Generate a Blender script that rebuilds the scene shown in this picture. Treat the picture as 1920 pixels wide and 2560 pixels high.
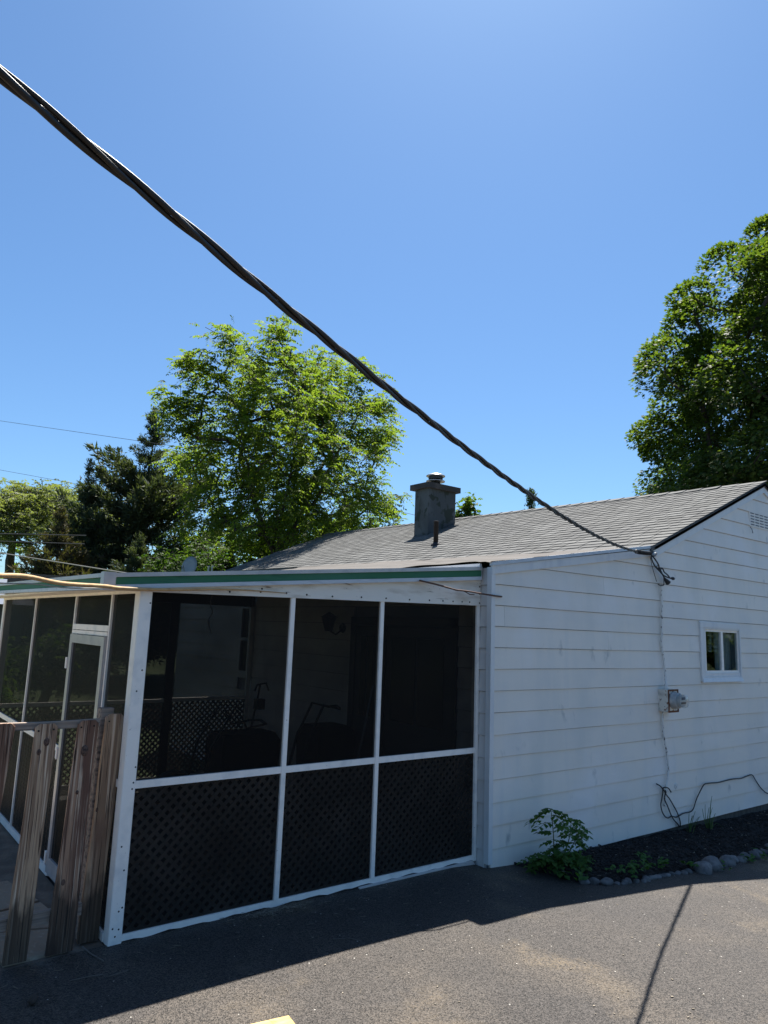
import bpy, math, random
import numpy as np
from mathutils import Vector, Matrix

# ------------------------------------------------------------------ camera, sky, sun, exposure
SC = bpy.context.scene
COL = SC.collection
for ob in list(bpy.data.objects):
    bpy.data.objects.remove(ob)
CAM = (-5.0389, -4.8326, 1.9715)
cam_d = bpy.data.cameras.new('camera')
cam_d.sensor_fit = 'VERTICAL'
cam_d.sensor_height = 24.0
cam_d.lens = 24.0 * 1781.82 / 2560.0
cam_d.clip_start = 0.05
cam_d.clip_end = 2000.0
cam = bpy.data.objects.new('camera', cam_d)
COL.objects.link(cam)
RIGHT = (0.7859262, -0.6172103, 0.0370332)
UP = (-0.1299834, -0.1063661, 0.9857944)
FWD = (0.6045034, 0.7795753, 0.1638231)
cam.matrix_world = Matrix(((RIGHT[0], UP[0], -FWD[0], CAM[0]), (RIGHT[1], UP[1], -FWD[1], CAM[1]),
                           (RIGHT[2], UP[2], -FWD[2], CAM[2]), (0, 0, 0, 1)))
SC.camera = cam

SUN_TO = Vector((0.352, 0.318, 1.0)).normalized()
SUN_EL = math.asin(SUN_TO.z)
SUN_AZ = math.atan2(SUN_TO.x, SUN_TO.y)
world = bpy.data.worlds.new('World')
SC.world = world
world.use_nodes = True
wn = world.node_tree
bg = wn.nodes['Background']
sky = wn.nodes.new('ShaderNodeTexSky')
sky.sky_type = 'NISHITA'
sky.sun_disc = False
sky.sun_elevation = SUN_EL
sky.sun_rotation = SUN_AZ
sky.altitude = 100
sky.air_density = 1.0
sky.dust_density = 0.6
sky.ozone_density = 2.2
tint = wn.nodes.new('ShaderNodeVectorMath')
tint.operation = 'MULTIPLY'
tint.inputs[1].default_value = (0.63, 0.86, 1.03)
wn.links.new(sky.outputs['Color'], tint.inputs[0])
wn.links.new(tint.outputs[0], bg.inputs['Color'])
bg.inputs['Strength'].default_value = 0.0545
sun_d = bpy.data.lights.new('sun', 'SUN')
sun_d.energy = 5.0
sun_d.angle = math.radians(0.53)
sun_d.color = (1.0, 0.955, 0.88)
sun = bpy.data.objects.new('sun', sun_d)
COL.objects.link(sun)
sun.location = (20, 20, 50)
sun.rotation_euler = SUN_TO.to_track_quat('Z', 'Y').to_euler()
SC.view_settings.view_transform = 'Standard'
SC.view_settings.look = 'None'
SC.view_settings.gamma = 1.0
SC.view_settings.use_curve_mapping = False
SC.view_settings.exposure = 1.46
SC.render.engine = 'CYCLES'
SC.cycles.max_bounces = 10
SC.cycles.diffuse_bounces = 5
SC.cycles.transparent_max_bounces = 24
SC.cycles.use_denoising = True
try:
    SC.cycles.denoiser = 'OPENIMAGEDENOISE'
except Exception:
    pass

R = random.Random(11)
NP = np.random.default_rng(5)
WL = {}          # world location of each parent

# ------------------------------------------------------------------ mesh helpers
class MB:
    def __init__(s):
        s.v = []; s.f = []
    def add(s, vs, fs):
        n = len(s.v)
        s.v += [tuple(a) for a in vs]
        s.f += [tuple(n + i for i in q) for q in fs]
        return s
    def hexa(s, p):   # 4 bottom (ccw from above) + 4 top
        return s.add(p, [(3, 2, 1, 0), (4, 5, 6, 7), (0, 1, 5, 4), (1, 2, 6, 5), (2, 3, 7, 6), (3, 0, 4, 7)])
    def box(s, x0, x1, y0, y1, z0, z1):
        return s.hexa([(x0, y0, z0), (x1, y0, z0), (x1, y1, z0), (x0, y1, z0),
                       (x0, y0, z1), (x1, y0, z1), (x1, y1, z1), (x0, y1, z1)])
    def bbox(s, x0, x1, y0, y1, z0, z1, b=.004):   # box with chamfered vertical and top edges
        s.rings([[(x0 + b, y0), (x1 - b, y0), (x1, y0 + b), (x1, y1 - b), (x1 - b, y1), (x0 + b, y1), (x0, y1 - b), (x0, y0 + b)]] * 2, [z0, z1])
        return s
    def rings(s, polys, zs):
        n = len(polys[0]); vs = []
        for p, z in zip(polys, zs):
            vs += [(a, b, z) for a, b in p]
        fs = [tuple(range(n - 1, -1, -1)), tuple((len(zs) - 1) * n + i for i in range(n))]
        for k in range(len(zs) - 1):
            for i in range(n):
                j = (i + 1) % n
                fs.append((k * n + i, k * n + j, (k + 1) * n + j, (k + 1) * n + i))
        return s.add(vs, fs)
    def prism(s, poly, fa, fb):   # poly of 2-tuples, fa/fb map to 3-D for the two ends
        n = len(poly)
        vs = [fa(*p) for p in poly] + [fb(*p) for p in poly]
        fs = [tuple(range(n - 1, -1, -1)), tuple(range(n, 2 * n))]
        for i in range(n):
            j = (i + 1) % n
            fs.append((i, j, n + j, n + i))
        return s.add(vs, fs)
    def tube(s, pts, r, n=8, cap=True):
        pts = [Vector(p) for p in pts]
        m = len(pts)
        rs = r if hasattr(r, '__len__') else [r] * m
        vs = []; prev = None
        for i, p in enumerate(pts):
            t = (pts[min(i + 1, m - 1)] - pts[max(i - 1, 0)])
            if t.length < 1e-9: t = Vector((0, 0, 1))
            t.normalize()
            if prev is None:
                a = Vector((0, 0, 1)) if abs(t.z) < .9 else Vector((1, 0, 0))
                u = t.cross(a).normalized()
            else:
                u = (prev - t * prev.dot(t))
                u = u.normalized() if u.length > 1e-6 else t.orthogonal().normalized()
            prev = u; w = t.cross(u)
            for k in range(n):
                a = 2 * math.pi * k / n
                vs.append(p + (u * math.cos(a) + w * math.sin(a)) * rs[i])
        fs = []
        for i in range(m - 1):
            for k in range(n):
                j = (k + 1) % n
                fs.append((i * n + k, i * n + j, (i + 1) * n + j, (i + 1) * n + k))
        if cap:
            fs.append(tuple(range(n - 1, -1, -1))); fs.append(tuple((m - 1) * n + k for k in range(n)))
        return s.add(vs, fs)
    def lathe(s, c, prof, n=20, axis='z'):
        vs = []
        for r, h in prof:
            for k in range(n):
                a = 2 * math.pi * k / n
                ca, sa = r * math.cos(a), r * math.sin(a)
                if axis == 'z': vs.append((c[0] + ca, c[1] + sa, c[2] + h))
                elif axis == 'y': vs.append((c[0] + ca, c[1] + h, c[2] + sa))
                else: vs.append((c[0] + h, c[1] + ca, c[2] + sa))
        fs = []
        for i in range(len(prof) - 1):
            for k in range(n):
                j = (k + 1) % n
                fs.append((i * n + k, i * n + j, (i + 1) * n + j, (i + 1) * n + k))
        fs.append(tuple(range(n - 1, -1, -1))); fs.append(tuple((len(prof) - 1) * n + k for k in range(n)))
        return s.add(vs, fs)
    def mesh(s, name, m=None, smooth=False):
        me = bpy.data.meshes.new(name)
        me.from_pydata(s.v, [], s.f)
        if m: me.materials.append(m)
        if smooth: me.polygons.foreach_set('use_smooth', [True] * len(me.polygons))
        me.update()
        return me

def np_mesh(name, V, F, m, smooth=False):     # V (n,3), F (k,c) same corner count
    me = bpy.data.meshes.new(name)
    V = np.asarray(V, np.float32); F = np.asarray(F, np.int32)
    me.vertices.add(len(V)); me.vertices.foreach_set('co', V.ravel())
    c = F.shape[1]
    me.loops.add(F.size); me.loops.foreach_set('vertex_index', F.ravel())
    me.polygons.add(len(F)); me.polygons.foreach_set('loop_start', np.arange(0, F.size, c, dtype=np.int32))
    me.polygons.foreach_set('loop_total', np.full(len(F), c, np.int32))
    if smooth: me.polygons.foreach_set('use_smooth', np.ones(len(F), bool))
    me.materials.append(m); me.update(calc_edges=True); me.validate()
    return me

def link(name, me, parent=None, loc=(0, 0, 0), mw=None):
    o = bpy.data.objects.new(name, me)
    COL.objects.link(o)
    pl = WL.get(parent.name, Vector((0, 0, 0))) if parent else Vector((0, 0, 0))
    if parent: o.parent = parent
    if mw is not None:
        m = mw.copy(); m.translation = m.translation - pl
        o.matrix_local = m
        WL[o.name] = mw.translation.copy()
    else:
        o.location = Vector(loc) - pl
        WL[o.name] = Vector(loc)
    return o

def part(name, mb, m, parent, smooth=False):      # mesh given in world coordinates
    return link(name, mb.mesh(name, m, smooth), parent)

def tag(o, label, cat, group=None, kind=None):
    if label: o['label'] = label
    if cat: o['category'] = cat
    if group: o['group'] = group
    if kind: o['kind'] = kind
    return o

def thing(name, label, cat, loc, group=None):
    o = bpy.data.objects.new(name, None)
    COL.objects.link(o); o.empty_display_size = .1
    o.location = loc
    WL[o.name] = Vector(loc)
    return tag(o, label, cat, group)

def solo(name, mb, m, label, cat, group=None, smooth=False, kind=None):
    """a thing that is one mesh; its origin goes to its base"""
    vs = np.array(mb.v); c = Vector(((vs[:, 0].min() + vs[:, 0].max()) / 2, (vs[:, 1].min() + vs[:, 1].max()) / 2, vs[:, 2].min()))
    mb.v = [tuple(Vector(a) - c) for a in mb.v]
    o = link(name, mb.mesh(name, m, smooth), None, c)
    return tag(o, label, cat, group, kind)

def struct(name, me):
    o = link(name, me); o['kind'] = 'structure'
    return o

def smoothpts(pts, k=4):       # Catmull-Rom
    P = [np.array(p, float) for p in pts]
    P = [2 * P[0] - P[1]] + P + [2 * P[-1] - P[-2]]
    out = []
    for i in range(1, len(P) - 2):
        for j in range(k):
            t = j / k
            a, b, c, d = P[i - 1:i + 3]
            out.append(.5 * (2 * b + (c - a) * t + (2 * a - 5 * b + 4 * c - d) * t * t + (3 * b - a - 3 * c + d) * t ** 3))
    out.append(P[-2])
    return [tuple(o) for o in out]

# ------------------------------------------------------------------ materials
def mat(name, col, rough=.6, metal=0., spec=.4, layers=(), bump=None, rnd=0., alpha=None, coord='pos'):
    """layers: (scale or (sx,sy,sz), colour, lo, hi[, detail]) mixed one over the other by noise thresholds"""
    m = bpy.data.materials.new(name); m.use_nodes = True
    nt = m.node_tree; N = nt.nodes; L = nt.links
    b = N['Principled BSDF']
    b.inputs['Roughness'].default_value = rough
    b.inputs['Metallic'].default_value = metal
    b.inputs['Specular IOR Level'].default_value = spec
    if coord == 'pos':
        src = N.new('ShaderNodeNewGeometry').outputs['Position']
    else:
        src = N.new('ShaderNodeTexCoord').outputs['Object']
    c = N.new('ShaderNodeRGB'); c.outputs[0].default_value = (*col, 1)
    cur = c.outputs[0]
    def noise(sc, det=5):
        mp = N.new('ShaderNodeMapping')
        if hasattr(sc, '__len__'): mp.inputs['Scale'].default_value = sc
        else: mp.inputs['Scale'].default_value = (sc, sc, sc)
        L.new(src, mp.inputs['Vector'])
        nz = N.new('ShaderNodeTexNoise'); nz.inputs['Scale'].default_value = 1.0
        nz.inputs['Detail'].default_value = det
        L.new(mp.outputs[0], nz.inputs['Vector'])
        return nz.outputs['Fac']
    for ly in layers:
        sc, c2, lo, hi = ly[:4]
        fac = noise(sc, ly[4] if len(ly) > 4 else 5)
        mr = N.new('ShaderNodeMapRange'); mr.inputs['From Min'].default_value = lo; mr.inputs['From Max'].default_value = hi
        L.new(fac, mr.inputs['Value'])
        mx = N.new('ShaderNodeMix'); mx.data_type = 'RGBA'
        L.new(mr.outputs[0], mx.inputs['Factor']); L.new(cur, mx.inputs['A']); mx.inputs['B'].default_value = (*c2, 1)
        cur = mx.outputs['Result']
    if rnd:
        oi = N.new('ShaderNodeObjectInfo'); gi = N.new('ShaderNodeNewGeometry')
        ad = N.new('ShaderNodeMath'); ad.operation = 'ADD'; fr = N.new('ShaderNodeMath'); fr.operation = 'FRACT'
        L.new(oi.outputs['Random'], ad.inputs[0]); L.new(gi.outputs['Random Per Island'], ad.inputs[1]); L.new(ad.outputs[0], fr.inputs[0])
        mr = N.new('ShaderNodeMapRange'); mr.inputs['To Min'].default_value = 1 - rnd; mr.inputs['To Max'].default_value = 1 + rnd
        L.new(fr.outputs[0], mr.inputs['Value'])
        vm = N.new('ShaderNodeVectorMath'); vm.operation = 'SCALE'
        L.new(cur, vm.inputs[0]); L.new(mr.outputs[0], vm.inputs['Scale'])
        cur = vm.outputs[0]
    L.new(cur, b.inputs['Base Color'])
    if bump:
        fac = noise(bump[0], 4)
        bp = N.new('ShaderNodeBump'); bp.inputs['Strength'].default_value = bump[1]; bp.inputs['Distance'].default_value = bump[2] if len(bump) > 2 else .01
        L.new(fac, bp.inputs['Height']); L.new(bp.outputs[0], b.inputs['Normal'])
    return m

def leaf_mat(name, col, col2, trans=.5, rough=.45):
    m = bpy.data.materials.new(name); m.use_nodes = True
    nt = m.node_tree; N = nt.nodes; L = nt.links
    b = N['Principled BSDF']; out = N['Material Output']
    gi = N.new('ShaderNodeNewGeometry'); oi = N.new('ShaderNodeObjectInfo')
    ad = N.new('ShaderNodeMath'); ad.operation = 'ADD'; fr = N.new('ShaderNodeMath'); fr.operation = 'FRACT'
    L.new(gi.outputs['Random Per Island'], ad.inputs[0]); L.new(oi.outputs['Random'], ad.inputs[1]); L.new(ad.outputs[0], fr.inputs[0])
    mx = N.new('ShaderNodeMix'); mx.data_type = 'RGBA'
    mx.inputs['A'].default_value = (*col, 1); mx.inputs['B'].default_value = (*col2, 1)
    L.new(fr.outputs[0], mx.inputs['Factor'])
    L.new(mx.outputs['Result'], b.inputs['Base Color'])
    b.inputs['Roughness'].default_value = max(.6, rough); b.inputs['Specular IOR Level'].default_value = .15
    tr = N.new('ShaderNodeBsdfTranslucent')
    sc = N.new('ShaderNodeVectorMath'); sc.operation = 'MULTIPLY'; sc.inputs[1].default_value = (1.7, 1.85, .5)
    L.new(mx.outputs['Result'], sc.inputs[0]); L.new(sc.outputs[0], tr.inputs['Color'])
    ms = N.new('ShaderNodeMixShader'); ms.inputs[0].default_value = trans
    L.new(b.outputs[0], ms.inputs[1]); L.new(tr.outputs[0], ms.inputs[2]); L.new(ms.outputs[0], out.inputs['Surface'])
    return m

def screen_mat(name, keep):
    m = bpy.data.materials.new(name); m.use_nodes = True
    nt = m.node_tree; N = nt.nodes; L = nt.links
    b = N['Principled BSDF']; out = N['Material Output']
    b.inputs['Base Color'].default_value = (.0085, .0075, .007, 1); b.inputs['Roughness'].default_value = .6
    b.inputs['Specular IOR Level'].default_value = .08
    t = N.new('ShaderNodeBsdfTransparent')
    src = N.new('ShaderNodeNewGeometry').outputs['Position']
    nz = N.new('ShaderNodeTexNoise'); nz.inputs['Scale'].default_value = 2.5; nz.inputs['Detail'].default_value = 4
    L.new(src, nz.inputs['Vector'])
    mr = N.new('ShaderNodeMapRange'); mr.inputs['To Min'].default_value = keep - .05; mr.inputs['To Max'].default_value = keep + .05
    mr.inputs['From Min'].default_value = .3; mr.inputs['From Max'].default_value = .7
    L.new(nz.outputs['Fac'], mr.inputs['Value'])
    ms = N.new('ShaderNodeMixShader')
    L.new(mr.outputs[0], ms.inputs[0]); L.new(b.outputs[0], ms.inputs[1]); L.new(t.outputs[0], ms.inputs[2]); L.new(ms.outputs[0], out.inputs['Surface'])
    return m

def glass_mat(name, tint=(.75, .8, .8), refl=.12):
    m = bpy.data.materials.new(name); m.use_nodes = True
    nt = m.node_tree; N = nt.nodes; L = nt.links
    out = N['Material Output']; N.remove(N['Principled BSDF'])
    t = N.new('ShaderNodeBsdfTransparent'); t.inputs[0].default_value = (*tint, 1)
    g = N.new('ShaderNodeBsdfGlossy'); g.inputs['Roughness'].default_value = .02
    fr = N.new('ShaderNodeFresnel'); fr.inputs[0].default_value = 1.5
    ad = N.new('ShaderNodeMath'); ad.operation = 'ADD'; ad.use_clamp = True; ad.inputs[1].default_value = refl
    bf = N.new('ShaderNodeNewGeometry'); iv = N.new('ShaderNodeMath'); iv.operation = 'SUBTRACT'; iv.inputs[0].default_value = 1.0
    L.new(bf.outputs['Backfacing'], iv.inputs[1])
    fm = N.new('ShaderNodeMath'); fm.operation = 'MULTIPLY'; L.new(fr.outputs[0], fm.inputs[0]); L.new(iv.outputs[0], fm.inputs[1])
    L.new(fm.outputs[0], ad.inputs[0])
    ms = N.new('ShaderNodeMixShader')
    L.new(ad.outputs[0], ms.inputs[0]); L.new(t.outputs[0], ms.inputs[1]); L.new(g.outputs[0], ms.inputs[2]); L.new(ms.outputs[0], out.inputs['Surface'])
    return m

def asphalt_mat():
    m = mat('asphalt', (.042, .036, .0315), .6, spec=.34,
            layers=[(1.1, (.075, .061, .047), .47, .72, 4), (.45, (.034, .03, .028), .5, .68, 3)])
    nt = m.node_tree; N = nt.nodes; L = nt.links; b = N['Principled BSDF']
    cur = b.inputs['Base Color'].links[0].from_socket
    pos = N.new('ShaderNodeNewGeometry').outputs['Position']
    # aggregate: every stone its own tone
    v = N.new('ShaderNodeTexVoronoi'); v.inputs['Scale'].default_value = 145; L.new(pos, v.inputs['Vector'])
    sp = N.new('ShaderNodeSeparateColor'); L.new(v.outputs['Color'], sp.inputs[0])
    mr = N.new('ShaderNodeMapRange'); mr.inputs['To Min'].default_value = .1; mr.inputs['To Max'].default_value = 2.1
    L.new(sp.outputs[0], mr.inputs['Value'])
    vm = N.new('ShaderNodeVectorMath'); vm.operation = 'SCALE'; L.new(cur, vm.inputs[0]); L.new(mr.outputs[0], vm.inputs['Scale'])
    cur = vm.outputs[0]
    # drifts of pale grit
    n1 = N.new('ShaderNodeTexNoise'); n1.inputs['Scale'].default_value = 1.25; n1.inputs['Detail'].default_value = 5; L.new(pos, n1.inputs['Vector'])
    n2 = N.new('ShaderNodeTexNoise'); n2.inputs['Scale'].default_value = 70; n2.inputs['Detail'].default_value = 2; L.new(pos, n2.inputs['Vector'])
    a1 = N.new('ShaderNodeMapRange'); a1.inputs['From Min'].default_value = .56; a1.inputs['From Max'].default_value = .72; L.new(n1.outputs['Fac'], a1.inputs['Value'])
    a2 = N.new('ShaderNodeMapRange'); a2.inputs['From Min'].default_value = .4; a2.inputs['From Max'].default_value = .58; L.new(n2.outputs['Fac'], a2.inputs['Value'])
    mu = N.new('ShaderNodeMath'); mu.operation = 'MULTIPLY'; L.new(a1.outputs[0], mu.inputs[0]); L.new(a2.outputs[0], mu.inputs[1])
    mx = N.new('ShaderNodeMix'); mx.data_type = 'RGBA'; L.new(mu.outputs[0], mx.inputs['Factor']); L.new(cur, mx.inputs['A']); mx.inputs['B'].default_value = (.19, .145, .092, 1)
    cur = mx.outputs['Result']
    # scattered white chips
    v2 = N.new('ShaderNodeTexVoronoi'); v2.inputs['Scale'].default_value = 21; L.new(pos, v2.inputs['Vector'])
    s2 = N.new('ShaderNodeSeparateColor'); L.new(v2.outputs['Color'], s2.inputs[0])
    g1 = N.new('ShaderNodeMath'); g1.operation = 'GREATER_THAN'; g1.inputs[1].default_value = .86; L.new(s2.outputs[1], g1.inputs[0])
    g2 = N.new('ShaderNodeMath'); g2.operation = 'LESS_THAN'; g2.inputs[1].default_value = .1; L.new(v2.outputs['Distance'], g2.inputs[0])
    gm = N.new('ShaderNodeMath'); gm.operation = 'MULTIPLY'; L.new(g1.outputs[0], gm.inputs[0]); L.new(g2.outputs[0], gm.inputs[1])
    mx2 = N.new('ShaderNodeMix'); mx2.data_type = 'RGBA'; L.new(gm.outputs[0], mx2.inputs['Factor']); L.new(cur, mx2.inputs['A']); mx2.inputs['B'].default_value = (.42, .4, .36, 1)
    L.new(mx2.outputs['Result'], b.inputs['Base Color'])
    bp = N.new('ShaderNodeBump'); bp.inputs['Strength'].default_value = .9; bp.inputs['Distance'].default_value = .006
    L.new(v.outputs['Distance'], bp.inputs['Height']); L.new(bp.outputs[0], b.inputs['Normal'])
    return m

MT = {}
MT['asphalt'] = asphalt_mat()
MT['siding'] = mat('white_siding_paint', (.79, .74, .67), .5, spec=.35,
                   layers=[((2.2, 2.2, .5), (.69, .67, .62), .5, .72, 4), ((7, 7, .7), (.70, .68, .64), .55, .8, 5), (1.1, (.8, .77, .74), .52, .7, 4),
                           ((1.6, 1.6, 2.4), (.71, .685, .65), .5, .75, 6), ((5, 5, 3), (.45, .455, .44), .64, .76, 6)], bump=((14, 14, 3), .12, .004), rnd=.025)
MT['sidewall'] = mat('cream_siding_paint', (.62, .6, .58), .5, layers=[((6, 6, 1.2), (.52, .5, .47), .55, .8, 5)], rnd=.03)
MT['frame'] = mat('white_aluminium', (.9, .85, .79), .42, spec=.45,
                  layers=[(9, (.72, .70, .67), .5, .75, 5), (55, (.09, .07, .06), .72, .76, 3)], bump=(30, .08, .003))
MT['trim'] = mat('white_trim_paint', (.69, .7, .7), .45, layers=[((9, 9, 2), (.58, .6, .63), .5, .78, 5), (60, (.2, .17, .15), .75, .79, 3)])
MT['header'] = mat('cream_header_paint', (.76, .72, .65), .55, layers=[((2.5, 9, 14), (.5, .44, .36), .52, .74, 6), ((5, 20, 40), (.2, .15, .11), .66, .74, 4), (70, (.06, .05, .05), .74, .77, 2)], bump=((6, 20, 30), .25, .004))
MT['alu_grey'] = mat('grey_metal_trim', (.5, .48, .47), .38, metal=.25, layers=[(8, (.38, .37, .38), .45, .75, 5)])
MT['alu_blue'] = mat('pale_metal_trim', (.52, .54, .58), .4, metal=.2, layers=[((5, 20, 30), (.36, .38, .42), .5, .75, 5)])
MT['green'] = mat('green_enamel', (.038, .155, .08), .6, spec=.2, layers=[((1.3, 1.3, 4), (.05, .17, .105), .4, .7, 4), ((4, 4, 30), (.02, .1, .065), .55, .75, 4)])
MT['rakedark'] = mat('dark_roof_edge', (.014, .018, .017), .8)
MT['shingle'] = mat('grey_asphalt_shingle', (.11, .11, .108), .9, spec=.15, layers=[(240, (.19, .19, .18), .45, .8, 2), (1.3, (.105, .105, .104), .45, .75, 4), (90, (.06, .06, .06), .56, .8, 2)], rnd=.2, bump=(260, .35, .003))
MT['rollroof'] = mat('weathered_roll_roofing', (.128, .118, .11), .9, spec=.1, layers=[((2, .6, 2), (.098, .093, .088), .4, .7, 5), (220, (.15, .142, .135), .5, .8, 2), ((9, .9, 3), (.07, .066, .06), .62, .74, 4)], bump=((8, 1.2, 4), .5, .02))
MT['chimney'] = mat('painted_block', (.062, .07, .073), .85, layers=[(2.2, (.088, .098, .103), .45, .62, 5), (5.5, (.028, .036, .028), .54, .6, 5), ((9, 9, 2), (.03, .036, .03), .6, .68, 5)], bump=(18, .35, .01))
MT['chimcap'] = mat('chimney_cap_concrete', (.045, .041, .039), .85, layers=[(3, (.09, .075, .065), .5, .7, 5)], bump=(25, .3, .006))
MT['hood'] = mat('galvanised_hood', (.6, .58, .55), .3, metal=.9, layers=[(9, (.32, .28, .24), .5, .75, 5)])
MT['hooddark'] = mat('sooty_metal', (.05, .05, .05), .5, metal=.6)
MT['ventpipe'] = mat('dark_vent_pipe', (.014, .012, .013), .6)
MT['foundation'] = mat('foundation_block', (.09, .085, .075), .9, layers=[((14, 14, 3), (.05, .045, .04), .45, .7, 5)], bump=(20, .4, .01))
MT['corewall'] = mat('sheathing', (.2, .225, .27), .9)
MT['screen'] = screen_mat('insect_screen', .225)
MT['screen2'] = screen_mat('torn_thin_screen', .5)
MT['lattice'] = mat('brown_lattice', (.42, .36, .31), .75, layers=[(6, (.32, .27, .23), .45, .7, 4)])
MT['floor'] = mat('porch_floor', (.14, .135, .13), .9, layers=[(2, (.1, .095, .09), .45, .7, 5)])
MT['wood'] = mat('weathered_fence_wood', (.38, .225, .145), .85, spec=.2,
                 layers=[((42, 42, .9), (.17, .092, .062), .45, .54, 6), ((75, 75, 1.1), (.56, .41, .3), .54, .62, 5), ((7, 7, 1.9), (.15, .078, .056), .52, .66, 5), ((110, 110, 2.0), (.045, .027, .02), .57, .63, 4)],
                 bump=((60, 60, 2.2), .55, .008))
MT['wood2'] = mat('tan_fence_wood', (.5, .335, .215), .85, spec=.2,
                  layers=[((40, 40, .8), (.28, .175, .112), .45, .55, 6), ((75, 75, 1.1), (.64, .48, .35), .54, .64, 5), ((6, 6, 1.7), (.22, .13, .088), .54, .68, 5), ((110, 110, 2.0), (.07, .042, .03), .58, .64, 4)],
                  bump=((60, 60, 2.2), .5, .008))
MT['knot'] = mat('wood_knot', (.13, .075, .055), .8, layers=[((90, 90, 60), (.05, .03, .024), .45, .6, 3)])
MT['woodrail'] = mat('grey_rail_wood', (.3, .235, .19), .85, layers=[((1.5, 40, 40), (.09, .075, .066), .45, .65, 6)], bump=((2, 60, 60), .5, .006))
def add_rot(m, z0):      # ragged wet rot climbing from the foot of the boards
    nt = m.node_tree; N = nt.nodes; L = nt.links; b = N['Principled BSDF']
    cur = b.inputs['Base Color'].links[0].from_socket
    g = N.new('ShaderNodeNewGeometry'); sx = N.new('ShaderNodeSeparateXYZ'); L.new(g.outputs['Position'], sx.inputs[0])
    mp = N.new('ShaderNodeMapping'); mp.inputs['Scale'].default_value = (16, 16, 4); L.new(g.outputs['Position'], mp.inputs['Vector'])
    nz = N.new('ShaderNodeTexNoise'); nz.inputs['Scale'].default_value = 1; nz.inputs['Detail'].default_value = 5; L.new(mp.outputs[0], nz.inputs['Vector'])
    ma = N.new('ShaderNodeMath'); ma.operation = 'MULTIPLY_ADD'; ma.inputs[1].default_value = -.75; L.new(nz.outputs['Fac'], ma.inputs[0]); L.new(sx.outputs['Z'], ma.inputs[2])
    mr = N.new('ShaderNodeMapRange'); mr.inputs['From Min'].default_value = z0 - .33; mr.inputs['From Max'].default_value = z0 - .17
    mr.inputs['To Min'].default_value = .78; mr.inputs['To Max'].default_value = 0; L.new(ma.outputs[0], mr.inputs['Value'])
    mx = N.new('ShaderNodeMix'); mx.data_type = 'RGBA'; L.new(mr.outputs[0], mx.inputs['Factor']); L.new(cur, mx.inputs['A']); mx.inputs['B'].default_value = (.03, .026, .022, 1)
    L.new(mx.outputs['Result'], b.inputs['Base Color'])
add_rot(MT['wood'], .12); add_rot(MT['wood2'], .1)
MT['bark'] = mat('bark', (.055, .042, .034), .9, layers=[((12, 12, 3), (.025, .02, .017), .45, .65, 5)], bump=((20, 20, 5), .7, .02))
MT['cable'] = mat('black_cable', (.016, .016, .018), .45, spec=.4, layers=[((30, 30, 30), (.028, .026, .025), .5, .7, 4)])
MT['cablegrey'] = mat('grey_bare_cable', (.026, .024, .022), .55)
MT['wire'] = mat('thin_wire', (.045, .045, .045), .6)
MT['wirepale'] = mat('pale_wire', (.28, .26, .22), .6)
MT['cord'] = mat('tan_cord', (.5, .32, .15), .6, layers=[((20, 20, 20), (.38, .23, .1), .45, .7, 4)], bump=(60, .3, .004))
MT['rustywire'] = mat('brown_wire', (.11, .06, .045), .7)
MT['conduit'] = mat('painted_cable', (.7, .69, .66), .6, layers=[((60, 60, 22), (.12, .1, .09), .58, .64, 3)], bump=((60, 60, 25), .6, .006))
MT['meterbox'] = mat('rusty_painted_box', (.72, .68, .6), .55, layers=[(8, (.36, .33, .29), .5, .75, 5), (13, (.18, .06, .02), .585, .65, 5), ((40, 40, 25), (.1, .075, .06), .64, .68, 4)])
MT['rust'] = mat('rust', (.17, .06, .025), .8, layers=[(20, (.07, .03, .018), .45, .7, 5)])
MT['metergrey'] = mat('meter_grey', (.46, .46, .45), .35, layers=[(10, (.27, .28, .28), .45, .7, 4)])
MT['meterdark'] = mat('meter_dark', (.05, .05, .06), .4)
MT['glass'] = glass_mat('window_glass', refl=.0)
MT['domeglass'] = glass_mat('meter_glass', (.9, .92, .92), .02)
MT['dark'] = mat('dark_hole', (.01, .01, .01), .9)
MT['slotshade'] = mat('vent_slot_shade', (.16, .19, .24), .8)
MT['blackplastic'] = mat('black_plastic', (.012, .012, .012), .5)
MT['blackcloth'] = mat('black_fabric', (.008, .008, .009), .95)
MT['steel'] = mat('dull_steel', (.2, .2, .2), .4, metal=.7)
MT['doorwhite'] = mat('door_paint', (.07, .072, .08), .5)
MT['doorglass'] = mat('dark_door_glass', (.01, .012, .015), .15)
MT['curtain'] = mat('grey_curtain', (.42, .43, .42), .85)
MT['blind'] = mat('pale_blind', (.6, .6, .57), .6)
MT['roomwall'] = mat('room_wall', (.1, .1, .095), .9)
MT['soil'] = mat('dark_mulch_soil', (.012, .011, .011), .95, layers=[(38, (.03, .025, .022), .52, .72, 5)], bump=(45, 1.0, .03))
MT['chip'] = mat('mulch_chip', (.022, .018, .016), .95, rnd=.6)
MT['palechip'] = mat('pale_litter', (.2, .17, .13), .9, rnd=.4)
MT['stone'] = mat('rounded_fieldstone', (.10, .098, .10), .8, layers=[(9, (.16, .155, .15), .45, .7, 5), (26, (.055, .055, .055), .55, .75, 4)], rnd=.3, bump=(30, .4, .01))
MT['grass'] = mat('lawn', (.05, .075, .022), .9, layers=[(.6, (.075, .085, .03), .45, .7, 5), (25, (.035, .06, .015), .45, .75, 3)], bump=(40, .8, .03))
MT['patio'] = mat('patio_stone', (.33, .26, .19), .9, spec=.15, layers=[(2.2, (.24, .19, .14), .45, .7, 5), (30, (.42, .35, .27), .56, .8, 3)], rnd=.15, bump=(30, .6, .01))
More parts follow.
